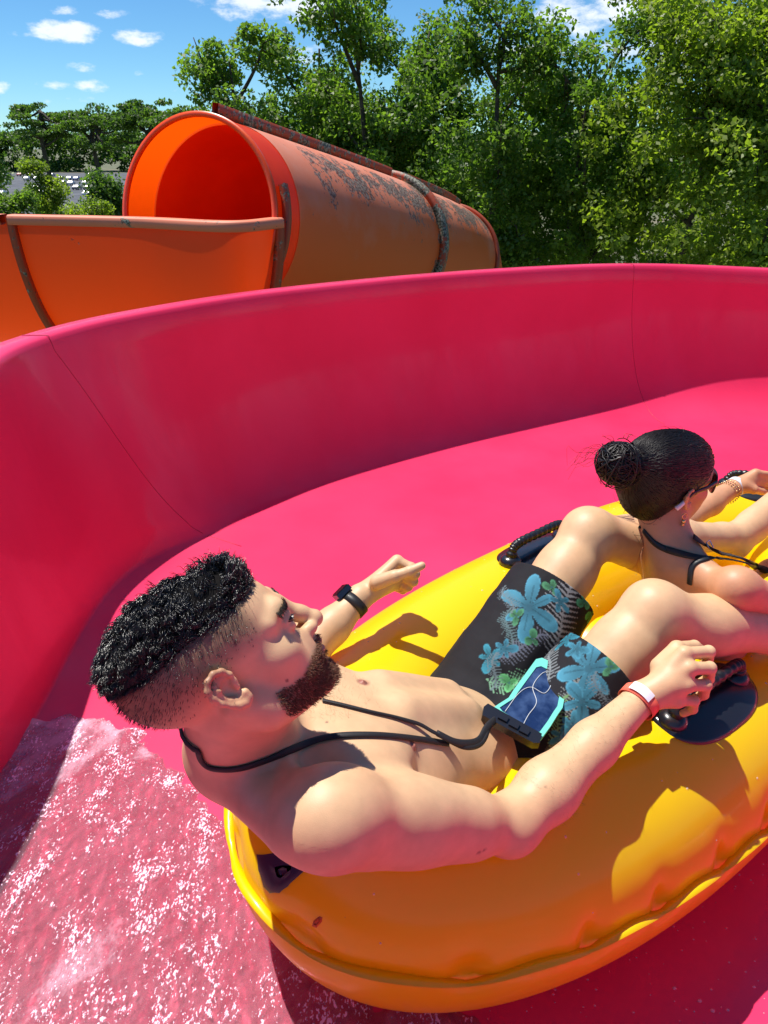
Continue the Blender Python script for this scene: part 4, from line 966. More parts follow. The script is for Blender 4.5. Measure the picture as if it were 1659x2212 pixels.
# dark under-layer so that the scalp does not show between locks
F4 = mF[np.isin(mF, top_i).all(1)]; us = np.unique(F4); mp = -np.ones(len(mV), int); mp[us] = np.arange(len(us))
un = nrmf(mV[us]); ed = smooth(hl_[us], .0, .02)*smooth(.066-L[us, 1], 0, .012)
cV = mV[us]+un*(.0006+.0055*ed*(1+.35*fbm(mV[us], 260, 8)))[:, None]; cF = mp[F4]
hVV = np.concatenate([hV, sV]); hFF = np.concatenate([hF, sF+len(hV)])
child('hair_roots', cV, cF, mat('matte_dark_hair', (.006,.005,.005), .9, Specular_IOR_Level=.1), man)
child('hair', hVV, hFF, m_hair, man)
# beard and moustache
bi = hv[(bw[hv] > .25) & (fd[hv] < .5)]; w_ = bw[bi]**1.2; b_ = gh.choice(bi, 6200, p=w_/w_.sum()); r0 = mV[b_]+gh.normal(size=(6200, 3))*.0007; n0 = nrmf(r0); bl = headlocal(r0)
dd = towhead(np.stack([bl[:, 0]*2, .35+.8*smooth(bl[:, 1], .05, .1), np.full(6200, -.75)], 1))+n0*.28+gh.normal(size=n0.shape)*.2
blen = (.0028+.0018*smooth(bl[:, 1], .03, .08)*smooth(-bl[:, 2], .05, .09)+.002)*gh.uniform(.6, 1.2, 6200); blen = np.where((bl[:, 2] > -.058) & (bl[:, 1] > .085), .0042, blen)
bV, bF = strands(r0, dd, n0, blen, .00034, 5, .0012, gh.uniform(.3, .8, 6200), gh, lift=.2)
child('beard', bV, bF, m_beard, man)
# eyebrows, lashes
eV, eF, nn_ = [], [], 0
for q in (-1, 1):
    t_ = gh.uniform(0, 1, 420); x = q*(.014+.038*t_); z = .0275+.0085*np.sin(t_*2.3)+gh.normal(size=420)*.0016-.004*t_
    y0 = np.full(420, .13); pts0 = Hc+(np.stack([x, y0, z], 1)@HAX)*HS; dirv = -(HAX[1]); 
    p = pts0.copy()
    for _ in range(60): dd_ = M(p); p = p+dirv*np.clip(dd_, -.004, .004)[:, None]
    n0 = nrmf(p); dv = towhead(np.stack([q*(.6+.6*t_), np.zeros(420), .55-1.0*t_], 1))
    v, f = strands(p, dv, n0, .0075, .00038, 4, .0004, .5, gh, lift=.25); eV.append(v); eF.append(f+nn_); nn_ += len(v)
    t_ = gh.uniform(0, 1, 90); x = q*(.022+.022*t_); z = .0135+.003*np.sin(t_*3.1); p = Hc+(np.stack([x, np.full(90, .092)-.006*t_, z], 1)@HAX)*HS; n0 = nrmf(p)
    v, f = strands(p, towhead(np.stack([q*.3*np.ones(90), np.ones(90), -.35*np.ones(90)], 1)), n0, .007, .00028, 4, 0, 1, gh, lift=.1); eV.append(v); eF.append(f+nn_); nn_ += len(v)
child('eyebrows', np.concatenate(eV), np.concatenate(eF), m_hair, man)
# fine hair on chest and forearm
fa_i = np.nonzero(((np.linalg.norm(np.cross(mV-Rel, fa), axis=1) < .06) & ((mV-Rel)@fa > .03) & ((mV-Rel)@fa < (np.linalg.norm(Rwr-Rel))-.01)) | ((np.linalg.norm(mV-TR(.02,.14,.07), axis=1) < .085)))[0]
r0 = mV[gh.choice(fa_i, 900)]; n0 = nrmf(r0); v, f = strands(r0, np.cross(n0, np.array([.2, .5, .8]))+gh.normal(size=n0.shape)*.5+n0*.3, n0, .009, .00009, 4, .001, .5, gh, lift=.15); child('body_hair', v, f, m_beard, man)
# nipples as small raised discs
for (p, n) in nip:
    a = unit(np.cross(n, [0, 0, 1])); b2 = np.cross(n, a); V = []
    for rr, hh in ((.0085, -.0015), (.0070, .0007), (.0035, .0012), (.0028, .0030), (.0005, .0036)):
        for k in range(20): V.append(p+(a*math.cos(k*.314)+b2*math.sin(k*.314))*rr+n*hh)
    c_ = np.tile([.36,.13,.09], (100, 1)); child('nipple', V, grid_faces(5, 20, False, True), m_skin, man, cols=c_)

# ---- swimming shorts: a loose skin round pelvis and thighs, cut at waist and hems
def tpar(px, py, a, b):          # how far along a limb a place in the picture lies
    best = min(((np.linalg.norm((lambda q: np.array([829.5+1661*q[0]/(q[1]*math.cos(R_(PITCH))-(q[2]-CAM_H)*math.sin(R_(PITCH))), 0]))(a+(b-a)*t)-np.array([px, 0])), t) for t in np.linspace(0, 1, 60)), key=lambda z: z[0]); return best[1]
SP = Sculpt()
dR = unit(Rkn-Rhip); dL_ = unit(Lkn-Lhip)
hemR, hemL = .66, .70
eR = Rhip+(Rkn-Rhip)*hemR; eL = Lhip+(Lkn-Lhip)*hemL
def shorts(X):
    n = fbm(X, 38, 3)*.0035+fbm(X, 95, 4)*.0018
    legs = []
    for hp, d, e, r1 in ((Rhip, dR, eR, .094), (Lhip, dL_, eL, .098)):
        ab = e-hp; t = np.clip(((X-hp)@ab)/(ab@ab), 0, 1.3); dd = np.linalg.norm(X-hp-t[:, None]*ab, axis=1)-(.110+(r1-.110)*t)
        along = (X-e)@d; inner = np.linalg.norm(X-hp-t[:, None]*ab, axis=1)-(r1-.007)
        dd = dd-n; dd = np.maximum(dd, along-.004*np.sin(X@np.array([60, 45, 80])))
        cut = np.maximum(inner, -(along+.05)); dd = np.maximum(dd, -cut); legs.append(dd)
    Y = (X-(Pv-tU*.015))@TAX.T; rr = np.array([.163, .150, .112]); k0 = np.linalg.norm(Y/rr, axis=1); k1 = np.linalg.norm(Y/rr**2, axis=1)+1e-9; pel = k0*(k0-1)/k1-n*1.3
    pel = np.maximum(pel, -((X-(Pv-tU*.085))@tU)-.002)
    def sm(a, b, k): h = np.maximum(k-np.abs(a-b), 0)/k; return np.minimum(a, b)-h*h*k/4
    return sm(sm(legs[0], pel, .03), sm(legs[1], pel, .03), .012)
slo = np.minimum(np.minimum(Pv, eR), eL)-.16; shi = np.maximum(np.maximum(Pv, eR), eL)+.16
sV_, sF_ = mesh_sdf(shorts, slo, shi, .0026)
# print: blue lilies, pale fern fronds and green leaves on charcoal
def surf(px, py): return raymarch(shorts, px, py)
def local(fr, X): return (X-fr[0])@np.array([fr[1], fr[2]]).T
def patch_frame(px, py, rot=0):
    p, n = surf(px, py); a = unit(_rw-n*np.dot(_rw, n)); b2 = np.cross(n, a); c, s = math.cos(rot), math.sin(rot); return (p, a*c+b2*s, -a*s+b2*c, n)
sc_ = np.tile(np.array([.012,.011,.014]), (len(sV_), 1)); nz_ = fbm(sV_, 120, 9)
def blend(w, col):
    global sc_
    sc_ = sc_*(1-w[:, None])+np.asarray(col)*w[:, None]
def near(fr, X, lim): return (np.abs((X-fr[0])@fr[3]) < .05)*(np.linalg.norm(X-fr[0], axis=1) < lim)
def frond(px, py, rot, Lf, W, col, seed=0):
    fr = patch_frame(px, py, rot); uv = local(fr, sV_); m = near(fr, sV_, Lf*1.3); s_ = uv[:, 0]/Lf; d = uv[:, 1]-.012*np.sin(s_*2.5)
    width = W*np.clip(1-np.abs(s_)**2, 0, 1)**.6; ph_ = (s_*8.5-np.abs(d)/W*1.6) % 1.0
    leaf = (np.abs(d) < width)*(np.abs(ph_-.5) < .24*(1-np.abs(d)/(width+1e-6))+.05)*(np.abs(s_) < 1); spine = (np.abs(d) < .0016)*(np.abs(s_) < 1.05)
    blend(np.clip(leaf+spine, 0, 1)*m*.9, col)
def flower(px, py, R0, rot, col, n=6):
    fr = patch_frame(px, py, rot); uv = local(fr, sV_); m = near(fr, sV_, R0*1.3); r = np.hypot(*uv.T); th = np.arctan2(uv[:, 1], uv[:, 0])
    ph_ = th*n/2+.35*np.sin(th*2+px); pet = np.abs(np.cos(ph_)); edge_ = R0*(.16+.84*pet**.95)*(1+.22*np.sin(th*2.0+py)); w = smooth(edge_-r, -.0012, .0012); vein = smooth(pet, .985, .998)*(r < R0*.75); rimw = smooth(r-edge_, -.0045, -.0015)
    sh = .40+.50*np.clip(r/R0, 0, 1)-.25*vein+.30*rimw+.18*nz_
    blend(w*m, np.asarray(col)[None]*np.clip(sh, .25, 1.2)[:, None]); blend((r < R0*.12)*m*.7, (.03,.10,.14))
frond(1185, 1420, .9, .060, .030, (.22,.24,.25)); frond(1100, 1360, 1.3, .045, .022, (.10,.16,.17)); frond(1215, 1335, 1.05, .085, .045, (.26,.27,.28)); frond(1130, 1395, .25, .06, .025, (.14,.15,.20)); frond(1110, 1480, -.3, .05, .03, (.18,.36,.22)); frond(1240, 1530, 1.1, .055, .028, (.20,.21,.20)); frond(1205, 1560, 1.0, .05, .022, (.16,.30,.12))
for (px, py, R0, rot) in ((1225, 1380, .030, .6), (1212, 1590, .02, 0), (1058, 1420, .028, .5)): flower(px, py, R0, rot, (.035,.22,.30), 5)
flower(1143, 1312, .066, .35, (.070,.27,.38)); flower(1272, 1445, .060, .1, (.070,.27,.38)); flower(1258, 1515, .042, .9, (.06,.25,.36), 5)
flower(1276, 1330, .022, .4, (.10,.42,.10), 3); flower(1262, 1300, .020, 1.4, (.06,.30,.16), 3); flower(1100, 1475, .022, .4, (.12,.40,.16), 3)
for i_, (px, py) in enumerate(((1090,1402),(1068,1450),(1192,1268),(1245,1402),(1170,1490),(1115,1330),(1210,1300),(1095,1290),(1320,1440),(1235,1570),(1300,1500),(1150,1380))):
    if i_ % 3 == 0: flower(px, py, .024, i_*.7, (.05,.21,.30), 5)
    elif i_ % 3 == 1: frond(px, py, i_*1.1, .038, .018, (.13,.17,.19))
    else: flower(px, py, .018, i_*.5, (.07,.24,.12), 3)
m_cloth = mat('printed_swim_fabric', (.02,.02,.02), .8, Specular_IOR_Level=.25); nt, lk, b = nodes_of(m_cloth); at = N(m_cloth, 'ShaderNodeAttribute'); at.attribute_name = 'paint'; lk.new(at.outputs['Color'], b.inputs['Base Color']); bump(m_cloth, 900, .2, .0006)
child('shorts', sV_, sF_, m_cloth, man, cols=np.clip(sc_, 0, 1))
# what lies on the man: straps that follow the skin
def sdf_all(X): return np.minimum(M(X), shorts(X))
def strap(pxs, off=.003, n=70, lift=None):
    c = spline([(a, b_, 0) for a, b_ in pxs], n); out = []; nr = []
    for i, (x, y, _) in enumerate(c):
        p, nn = raymarch(sdf_all, x, y, .6); o = off+(0 if lift is None else np.interp(i/(n-1), *lift)); out.append(p+nn*o); nr.append(nn)
    out = np.array(out); nr = np.array(nr)
    for _ in range(4): out[1:-1] = out[1:-1]*.5+(out[:-2]+out[2:])*.25; nr[1:-1] = nr[1:-1]*.5+(nr[:-2]+nr[2:])*.25
    return out, nr/np.linalg.norm(nr, axis=1)[:, None]
m_strap = mat('black_webbing', (.012,.010,.011), .6); bump(m_strap, 900, .5, .001)
lan = empty('neck_lanyard', TR(0,.1,.08), 'black cord lanyard round the bearded man\'s neck, running down his chest to the phone pouch', 'lanyard')
def band(root, name, pts, nr, w, th, m=m_strap):
    mb = MB(); v, f = tube(pts, w, 10, True, th/w, up=nr); return child(name, v, f, m, root)
pts_, nr_ = strap([(431,1618),(439,1642),(462,1657),(520,1656),(600,1630),(700,1596),(800,1590),(900,1598),(965,1608)], .0032, 90); 
nb_c = Hc+(TR(0,0,-.02)-Hc)*.80; ax_n = unit(Hc-TR(0,0,-.02)); e1 = pts_[0]-nb_c; e1 = unit(e1-ax_n*np.dot(e1, ax_n)); e2 = np.cross(ax_n, e1)
if np.dot(e2, TAX[0]) < 0: e2 = -e2
back = []; bn = []
for a in np.linspace(0, 2.6, 26):
    d_ = e1*math.cos(a)+e2*math.sin(a); c_ = nb_c+(pts_[0]-nb_c)@ax_n*ax_n*(1-a/2.6); r_ = .02
    while M((c_+d_*r_)[None])[0] < 0 and r_ < .12: r_ += .001
    back.append(c_+d_*(r_+.003)); bn.append(d_)
pts_ = np.array(back[::-1][:-1]+list(pts_)); nr_ = np.array(bn[::-1][:-1]+list(nr_)); band(lan, 'cord', pts_, nr_, .0052, .0026)
pts_, nr_ = strap([(696,1516),(740,1526),(800,1541),(860,1554),(900,1566),(930,1590),(965,1606)], .0032, 60, lift=([0,.6,.85,1],[0,0,.008,.010])); band(lan, 'cord', pts_, nr_, .0034, .0020)
pts_, nr_ = strap([(935,1590),(970,1612),(1008,1612),(1026,1592),(1040,1574),(1052,1562)], .014, 40, lift=([0,.3,.7,1],[-.004,.006,.010,.008])); band(lan, 'cord', pts_, nr_, .0062, .0030)
pts_, nr_ = strap([(960,1604),(985,1622),(1012,1618),(1030,1598),(1046,1566)], .010, 40, lift=([0,.3,.7,1],[-.002,.010,.014,.010])); band(lan, 'cord', pts_, nr_, .0040, .0026)
# phone pouch
def ray_plane(px, py, p0, n):
    o = np.array([0, 0, CAM_H]); v = P(px, py, 1.0)-o; return o+v*(np.dot(p0-o, n)/np.dot(v, n))
pc, pn = raymarch(sdf_all, 1140, 1520, .6); pn = unit(tC*.75-_rw*.0+np.array([0, 0, 1])*.35+(np.array([0, 0, CAM_H])-pc)*.35); pc = pc+pn*.030
def PP(px, py, h=0): return ray_plane(px, py, pc, pn)+pn*h
m_mint = mat('mint_rubber', (.16,.62,.50), .4, Coat_Weight=.3); m_win = mat('clear_pouch_window', (.018,.035,.10), .12, Coat_Weight=1.0, Coat_Roughness=.04)
noise_mix(m_win, (.010,.022,.075), (.045,.08,.18), 30, .4, .62); bump(m_win, 55, .5, .004, 2)
pou = empty('phone_pouch', pc, 'mint-edged waterproof phone pouch with dark blue window, lying in the man\'s lap', 'phone pouch')
outl = [(1157,1427),(1170,1424),(1240,1458),(1236,1474),(1222,1492),(1214,1532),(1204,1546),(1188,1572),(1166,1602),(1150,1598),(1066,1546),(1058,1536),(1076,1524),(1098,1510),(1108,1494)]
def slab(out, h0, h1, name, m, inner=None):
    n = len(out); V = [PP(x, y, h1) for x, y in out]+[PP(x, y, h0) for x, y in out]
    if inner is None: F = [tuple(range(n))[::-1], tuple(range(n, 2*n))]+[(i, (i+1) % n, n+(i+1) % n, n+i) for i in range(n)]
    else:
        V += [PP(x, y, h1) for x, y in inner]+[PP(x, y, h0) for x, y in inner]
        F = [(i, n+i, n+(i+1) % n, (i+1) % n) for i in range(n)]+[(i, (i+1) % n, 2*n+(i+1) % n, 2*n+i) for i in range(n)]+[(2*n+i, 2*n+(i+1) % n, 3*n+(i+1) % n, 3*n+i) for i in range(n)]
    return child(name, V, F, m, pou, smooth=False)
cx_, cy_ = 1149, 1514
inn = [(cx_+(x-cx_)*.80+2, cy_+(y-cy_)*.80) for x, y in outl]
slab(outl, -.003, .004, 'frame', m_mint, inn); slab([(cx_+(x-cx_)*.86+1, cy_+(y-cy_)*.86) for x, y in outl], -.0025, .0022, 'window', m_win)
cable = spline([PP(x, y, .0032) for x, y in ((1090,1540),(1120,1500),(1146,1487),(1175,1500),(1190,1478),(1180,1455),(1165,1462),(1150,1487),(1158,1520),(1140,1548),(1126,1575))], 90); v, f = tube(cable, .0007, 6); child('cable', v, f, mat('pale_cable', (.55,.58,.6), .4), pou)
bar = [(1043,1534),(1052,1527),(1168,1592),(1164,1612),(1150,1612),(1040,1552)]
slab(bar, -.006, .009, 'clip', m_black)
for (px, py) in ((1085,1560),(1108,1575),(1130,1588)):
    mb = MB(); c = PP(px, py, .010); a_ = unit(PP(1168,1600)-PP(1043,1535)); b_ = np.cross(pn, a_); mb.box(c, .016, .012, .006, (a_, b_, pn)); child('catch', mb.v, mb.f, m_black, pou, smooth=False)
# wrist band and watch: things worn by the man, things of their own
def cuff(name, c, ax, r, w, th, label, cat, m, n=48, squash=1.0, ref=(0, 0, 1)):
    c = np.array(c); ax = unit(ax); a_ = unit(np.cross(ax, ref)); b_ = np.cross(ax, a_); V = []
    for (rr, ww) in ((r, -w), (r+th, -w), (r+th, w), (r, w)):
        for k in range(n): q_ = 2*math.pi*k/n; V.append(c+a_*math.cos(q_)*rr+b_*math.sin(q_)*rr*squash+ax*ww/2)
    root = empty(name, c, label, cat); child('band', V, grid_faces(4, n, True, True), m, root); return root, a_, b_
m_paper = mat('coral_paper_band', (.90,.17,.10), .5); m_wht = mat('white_label', (.75,.73,.78), .5)
wc = Rwr-fa*.012
wb, wa, wb2 = cuff('wristband', wc, fa+np.array([.0,.0,.10]), .0335, .020, .0009, 'coral paper wristband with a pale tab on the man\'s right wrist', 'wristband', m_paper, squash=.92)
nrm = unit(np.array([0,0,CAM_H])-wc+np.array([-.35,0,.3])); nrm = unit(nrm-fa*np.dot(nrm, fa)); sd_ = np.cross(fa, nrm); V = []
for i in range(9):
    a_ = (i-4)*.15; 
    for k in (-1, 1): V.append(wc+(nrm*math.cos(a_)+sd_*math.sin(a_))*.0352+fa*k*.0095)
child('tab', V, grid_faces(9, 2), m_wht, wb)
lf = unit(Lwr-Lel); wc2 = Lwr-lf*.022
m_wb = mat('black_perforated_band', (.015,.014,.015), .5)
wt_, a1_, b1_ = cuff('wrist_watch', wc2, lf, .0300, .021, .0030, 'black smart watch with perforated band on the man\'s left wrist', 'watch', m_wb, squash=.95)
un_ = unit(_uw*.8-_rw*.55+_bw*.1); un_ = unit(un_-lf*np.dot(un_, lf)); sn_ = np.cross(lf, un_)
mb = MB(); mb.box(wc2+un_*.036, .036, .032, .011, (lf, sn_, un_)); child('case', mb.v, mb.f, mat('dark_steel', (.10,.10,.11), .25, Metallic=.9), wt_, smooth=False)
mb = MB(); mb.box(wc2+un_*.0425, .031, .028, .002, (lf, sn_, un_)); child('screen', mb.v, mb.f, mat('watch_glass', (.01,.01,.012), .05), wt_, smooth=False)
mb = MB()
for i in range(-3, 6):
    for k in (-1, 1):
        a_ = .35+i*.22; n_ = un_*math.cos(a_)+ -sn_*math.sin(a_); c = wc2+n_*.0331+lf*k*.005; mb.tube([c-n_*.0002, c+n_*.0005], .0017, 8)
child('perforation', mb.v, mb.f, mat('band_holes', (.25,.16,.11), .6), wt_)
# handles under the hands
hp_ = (g_m[0]*0+P(1512,1478,1.375)); ridge = ring+np.array([0, 0, RT]); 
def ridge_at(px, py):
    o = np.array([0, 0, CAM_H]); d = unit(P(px, py, 1.0)-o); w = ridge-o; i = int(np.argmin(np.linalg.norm(w-(w@d)[:, None]*d, axis=1))); return ridge[i], rt[i], ro[i]
hA, tA, oA = ridge_at(1490, 1490)
print('near handle', hA, 'grip target', hp_)
handle(hA+np.array([0,0,-.002])+oA*.03, tA, oA, unit(np.array([0,0,1])+oA*.18), hgt=.05, L=.27, W=.075)
hB, tB, oB = ridge_at(1165, 1195); handle(hB, tB, oB, np.array([0,0,1]), hgt=.05, L=.25, W=.07)
hC, tC2, oC = ridge_at(1650, 1068); handle(hC, tC2, oC, np.array([0,0,1]), hgt=.045, L=.25, W=.07)
def patch_on_tube(name, outline, m, off=.003, rings=4):
    c = np.mean(outline, 0); V = []; n = len(outline)
    for q in [i/rings for i in range(rings, 0, -1)]:
        for (x, y) in outline: p, nn = raymarch(tube_sdf, c[0]+(x-c[0])*q, c[1]+(y-c[1])*q, .7, 2.2); V.append(p+nn*(off if q < 1 else -.002))
    p, nn = raymarch(tube_sdf, c[0], c[1], .7, 2.2); V.append(p+nn*off); F = [tuple(q) for q in grid_faces(rings, n, False, True)]+[((rings-1)*n+i, (rings-1)*n+(i+1) % n, rings*n) for i in range(n)]
    return child(name, V, F, m, raft)
patch_on_tube('rubber_patch', [(548,1842),(553,1880),(566,1918),(580,1932),(602,1932),(622,1918),(650,1893),(690,1860),(690,1830),(620,1825)], mat('navy_rubber', (.012,.018,.045), .4))
patch_on_tube('worn_spot', [(672,2002),(676,1990),(690,1978),(698,1980),(694,1992),(682,2006)], mat('peeling_orange', (.55,.12,.03), .7), .0015, 2)
# beads of water lying on the tube
gb = np.random.default_rng(91); mb = MB()
for k in range(260):
    i = int(gb.integers(0, len(ring))); a = R_(gb.uniform(20, 150)); n_ = ro[i]*math.cos(a)+np.array([0, 0, math.sin(a)]); p = ring[i]+n_*RT*.9985; r = gb.uniform(.0009, .0028); n0_ = unit(np.cross(n_, rt[i])); 
    mb.add([p+(rt[i]*math.cos(b)*s_*gb.uniform(.8, 1.2)+n0_*math.sin(b)*s_)*r+n_*r*h_ for s_, h_ in ((1, .0), (.8, .45), (.1, .7)) for b in np.linspace(0, 2*math.pi, 8, endpoint=False)], [(q*8+j, q*8+(j+1) % 8, (q+1)*8+(j+1) % 8, (q+1)*8+j) for q in range(2) for j in range(8)])
tag(child('water_beads', mb.v, mb.f, m_drop, raft), kind='stuff')
# ---- the woman
W_ = Sculpt()
Wn = P(1452, 1182, 1.67); wLs = P(1368, 1182, 1.78); wRs = P(1588, 1268, 1.50)
wS = unit(wLs-wRs); Wm = (wLs+wRs)/2; wU = unit(RA*.28+np.array([0,0,-1])); wU = unit(wU-wS*np.dot(wU, wS)); wC = np.cross(wU, wS); WAX = np.array([wS, wU, wC])
if np.dot(wC, RA) < 0: wC = -wC; WAX = np.array([wS, wU, wC])
def WT(s_, u_, c_): return Wm+wS*s_+wU*u_+wC*c_
W_.ell(WT(0,.14,.0), (.128,.17,.085), WAX, .03); W_.ell(WT(0,.30,.0), (.110,.13,.078), WAX, .05); W_.ell(WT(0,.42,.0), (.150,.10,.10), WAX, .05)
for q in (-1, 1):
    W_.ell(WT(q*.070,.13,.075), (.058,.055,.040), WAX, .02); W_.cone(WT(q*.02,-.03,-.005), WT(q*.13,.02,-.0), .030, .032, .035)
W_.cone(WT(0,.02,-.088), WT(0,.3,-.088), .008, .008, .03, True)
wHf = unit(cam2w((.90,.13,-.41))); wHu = cam2w((.10,.84,.53)); wHu = unit(wHu-wHf*np.dot(wHu, wHf)); wHr = np.cross(wHf, wHu); WS = .91
wHc = P(1440, 1040, 1.63)
W_.cone(wHc-wHu*.045-wHf*.012, WT(0,-.005,-.005), .047, .052, .03)
WHW, WHAX = head_prims(W_, wHc, wHf, wHu, WS, male=False)
wRe = P(1775, 1352, 1.62); wRw = wRe+np.array([.12,.20,-.02]); d = unit(wRe-wRs)
W_.ell(wRs+d*.01, (.041,.041,.041), None, .03); W_.chain([wRs, wRs+(wRe-wRs)*.5, wRe, wRw], [.038,.036,.031,.024], .02)
W_.ell(wRw+np.array([.03,.05,0]), (.04,.045,.018), None, .02)
wLe = P(1478, 1122, 2.02); wLw = P(1588, 1052, 2.14); d = unit(wLe-wLs)
W_.ell(wLs+d*.01, (.047,.047,.047), None, .03); W_.chain([wLs, wLs+(wLe-wLs)*.5, wLe, (wLe+wLw)/2, wLw], [.042,.038,.032,.032,.023], .02)
b0 = P(1640, 1036, 2.17)
gm = [P(1632,1022,2.145), P(1640,1029,2.155), P(1644,1038,2.16), P(1644,1047,2.165)]; gp = [P(1664,1026,2.16), P(1670,1034,2.165), P(1672,1043,2.17), P(1668,1051,2.175)]; gd = [P(1664,1040,2.19), P(1669,1048,2.195), P(1670,1056,2.20), P(1665,1062,2.20)]; gt = [P(1650,1046,2.21), P(1655,1054,2.21), P(1656,1061,2.215), P(1652,1066,2.215)]
hand_prims(W_, wLw, gm, gp, gd, gt, [P(1605,1050,2.13), P(1628,1058,2.13), P(1646,1062,2.15), P(1660,1064,2.17)], wr=(.024,.02), fr=.88, palm=unit(P(1640,1040,2.3)-P(1640,1040,2.1)))
# her legs stretch forward inside the raft
wPv = WT(0,.43,.0)
for q in (-1, 1):
    kn = wPv+RA*.40+wS*q*.10+np.array([0,0,.20]); an = kn+RA*.30+np.array([0,0,-.25]); W_.chain([wPv+wS*q*.08, kn, an], [.08,.055,.035], .03); W_.cone(an, an+RA*.12+np.array([0,0,.05]), .03, .022, .02)
al = np.array([q[7] for q in W_.p if not q[6]]).min(0)-.03, np.array([q[8] for q in W_.p if not q[6]]).max(0)+.03
whb = (wHc-.145, wHc+.15)
wV, wF = mesh_multi(W_, al[0], al[1], .0052, [(whb[0], whb[1], .0026), (wLw+np.array([-.03,-.04,-.06]), wLw+np.array([.14,.14,.08]), .0028)])
wcol = skin_paint(wV, (.60,.30,.16), (.58,.23,.12), 4)
WL = ((wV-wHc)/WS)@WHAX.T
woman = empty('person', wPv, 'woman with dark hair in a bun and black bikini straps, sitting between the man\'s knees', 'person')
child('body', wV, wF, m_skin, woman, cols=wcol)
# hair: combed back to the bun
def wl(p): return wHc+(np.array(p, float)@WHAX)*WS
HV = Sculpt(); HV.ell(wl((0,-.028,.040)), np.array([.084,.103,.086])*WS, WHAX, .01); HV.ell(wl((0,-.060,-.005)), np.array([.070,.062,.062])*WS, WHAX, .03); HV.ell(wl((0,.030,.062)), np.array([.066,.052,.050])*WS, WHAX, .03)
HV.ell(wl((0,-.045,-.050)), np.array([.050,.048,.036])*WS, WHAX, .025)
bunc = wl((-.006,-.160,.062)); HV.cone(wl((-.004,-.108,.052)), bunc, .034, .036, .015)
HV.ell(bunc, (.037,.034,.039), WHAX, .012)
HV.p.append(HV.p[0]); HV.p.pop()
# leave the face and the ears free
for q in (-1, 1): HV.cone(wl((q*.095,.012,-.005)), wl((q*.075,.060,-.03)), .021, .052, .012, True)
HV.cone(wl((0,.125,.012)), wl((0,.09,-.08)), .060, .07, .012, True)
hlo = wHc-.22; hhi = wHc+.17; gV, gF = mesh_sdf(HV, hlo, hhi, .0025)
gn = grad_n(HV, gV); gV = gV+gn*(.0013*fbm(gV, 45, 2)+.0006*fbm(gV, 160, 6))[:, None]
# strands lying over the head towards the bun
gw = np.random.default_rng(31); SV, SF, nn_ = [gV], [gF], len(gV)
n_ = 3600; i_ = gw.integers(0, len(gV), n_*3); c0 = gV[i_]; lc = ((c0-wHc)/WS)@WHAX.T; ok = lc[:, 1] > -.115; c0 = c0[ok][:n_]; n_ = len(c0); path_ = [c0.copy()]; p = c0.copy()
tgt = wl((0,-.118,.054))
for st in range(9):
    nr = grad_n(HV, p); v = tgt-p; dist = np.linalg.norm(v, axis=1); v = v-nr*(v*nr).sum(1)[:, None]; v /= np.linalg.norm(v, axis=1)[:, None]+1e-9
    p = p+v*np.minimum(.0085, dist*.3)[:, None]; p = p-nr*np.clip(HV(p)-.0006, -.004, .004)[:, None]+gw.normal(size=p.shape)*.0006; path_.append(p.copy())
A_ = np.stack(path_, 1); k3 = np.arange(10)
nr = grad_n(HV, c0)[:, None]; tg = np.gradient(A_, axis=1); tg /= np.linalg.norm(tg, axis=2)[..., None]+1e-9; s_ = np.cross(tg, nr); s_ /= np.linalg.norm(s_, axis=2)[..., None]+1e-9; u_ = np.cross(s_, tg)
Vs = np.stack([A_+(s_*math.cos(k*2.0944)+u_*math.sin(k*2.0944))*.0010 for k in range(3)], 2).reshape(-1, 3)
bb = (np.arange(n_)[:, None, None]*10+np.arange(9)[None, :, None])*3; k = np.arange(3)[None, None]; Fs = np.stack([bb+k, bb+(k+1) % 3, bb+3+(k+1) % 3, bb+3+k], -1).reshape(-1, 4)
SV.append(Vs); SF.append(Fs+nn_); nn_ += len(Vs)
# wound strands of the bun, loose ends
mb = MB()
for k in range(380):
    a0 = gw.uniform(0, 6.28); tilt = 0; rr = gw.uniform(.0355, .0455)+(.008 if k % 23 == 0 else 0); ax1 = unit(gw.normal(size=3)); ax2 = unit(np.cross(gw.normal(size=3)+wHf*.8, ax1))
    pts2 = [bunc+(ax1*math.cos(a)+ax2*math.sin(a))*rr+gw.normal(size=3)*.0006 for a in np.linspace(a0, a0+gw.uniform(1.2, 3.2), 14)]; mb.tube(pts2, gw.uniform(.0009,.0019), 3, False)
for k in range(90):
    v0 = gV[gw.integers(0, len(gV))]; nr0 = grad_n(HV, v0[None])[0]; tg0 = unit(np.cross(nr0, gw.normal(size=3))); Lw = gw.uniform(.012, .035)
    sp = spline([v0, v0+tg0*Lw*.5+nr0*Lw*.25, v0+tg0*Lw+nr0*Lw*.15], 8); mb.tube(sp, np.linspace(.0006, .0002, 8), 3, False)
for (pxs, n) in (([(1338,986),(1315,976),(1290,970),(1262,975),(1246,988),(1241,1003)], 7), ([(1335,990),(1315,985),(1292,988),(1272,990),(1256,998)], 5), ([(1335,1000),(1312,1006),(1294,1030),(1300,1046)], 5), ([(1330,960),(1318,950),(1302,942)], 3), ([(1350,948),(1360,938),(1372,940)], 3), ([(1420,1130),(1400,1150),(1380,1152),(1372,1160)], 3), ([(1376,1030),(1368,1044),(1362,1048)], 3)):
    for k in range(n):
        dd = P(1335, 990, 1)[1]*0+1.70+gw.normal()*.006; c = [P(x+gw.normal()*(2+2*i), y+gw.normal()*(2+2*i), dd) for i, (x, y) in enumerate(pxs)]; sp = spline(c, 14); mb.tube(sp, np.linspace(.0008, .0003, 14), 3, False)
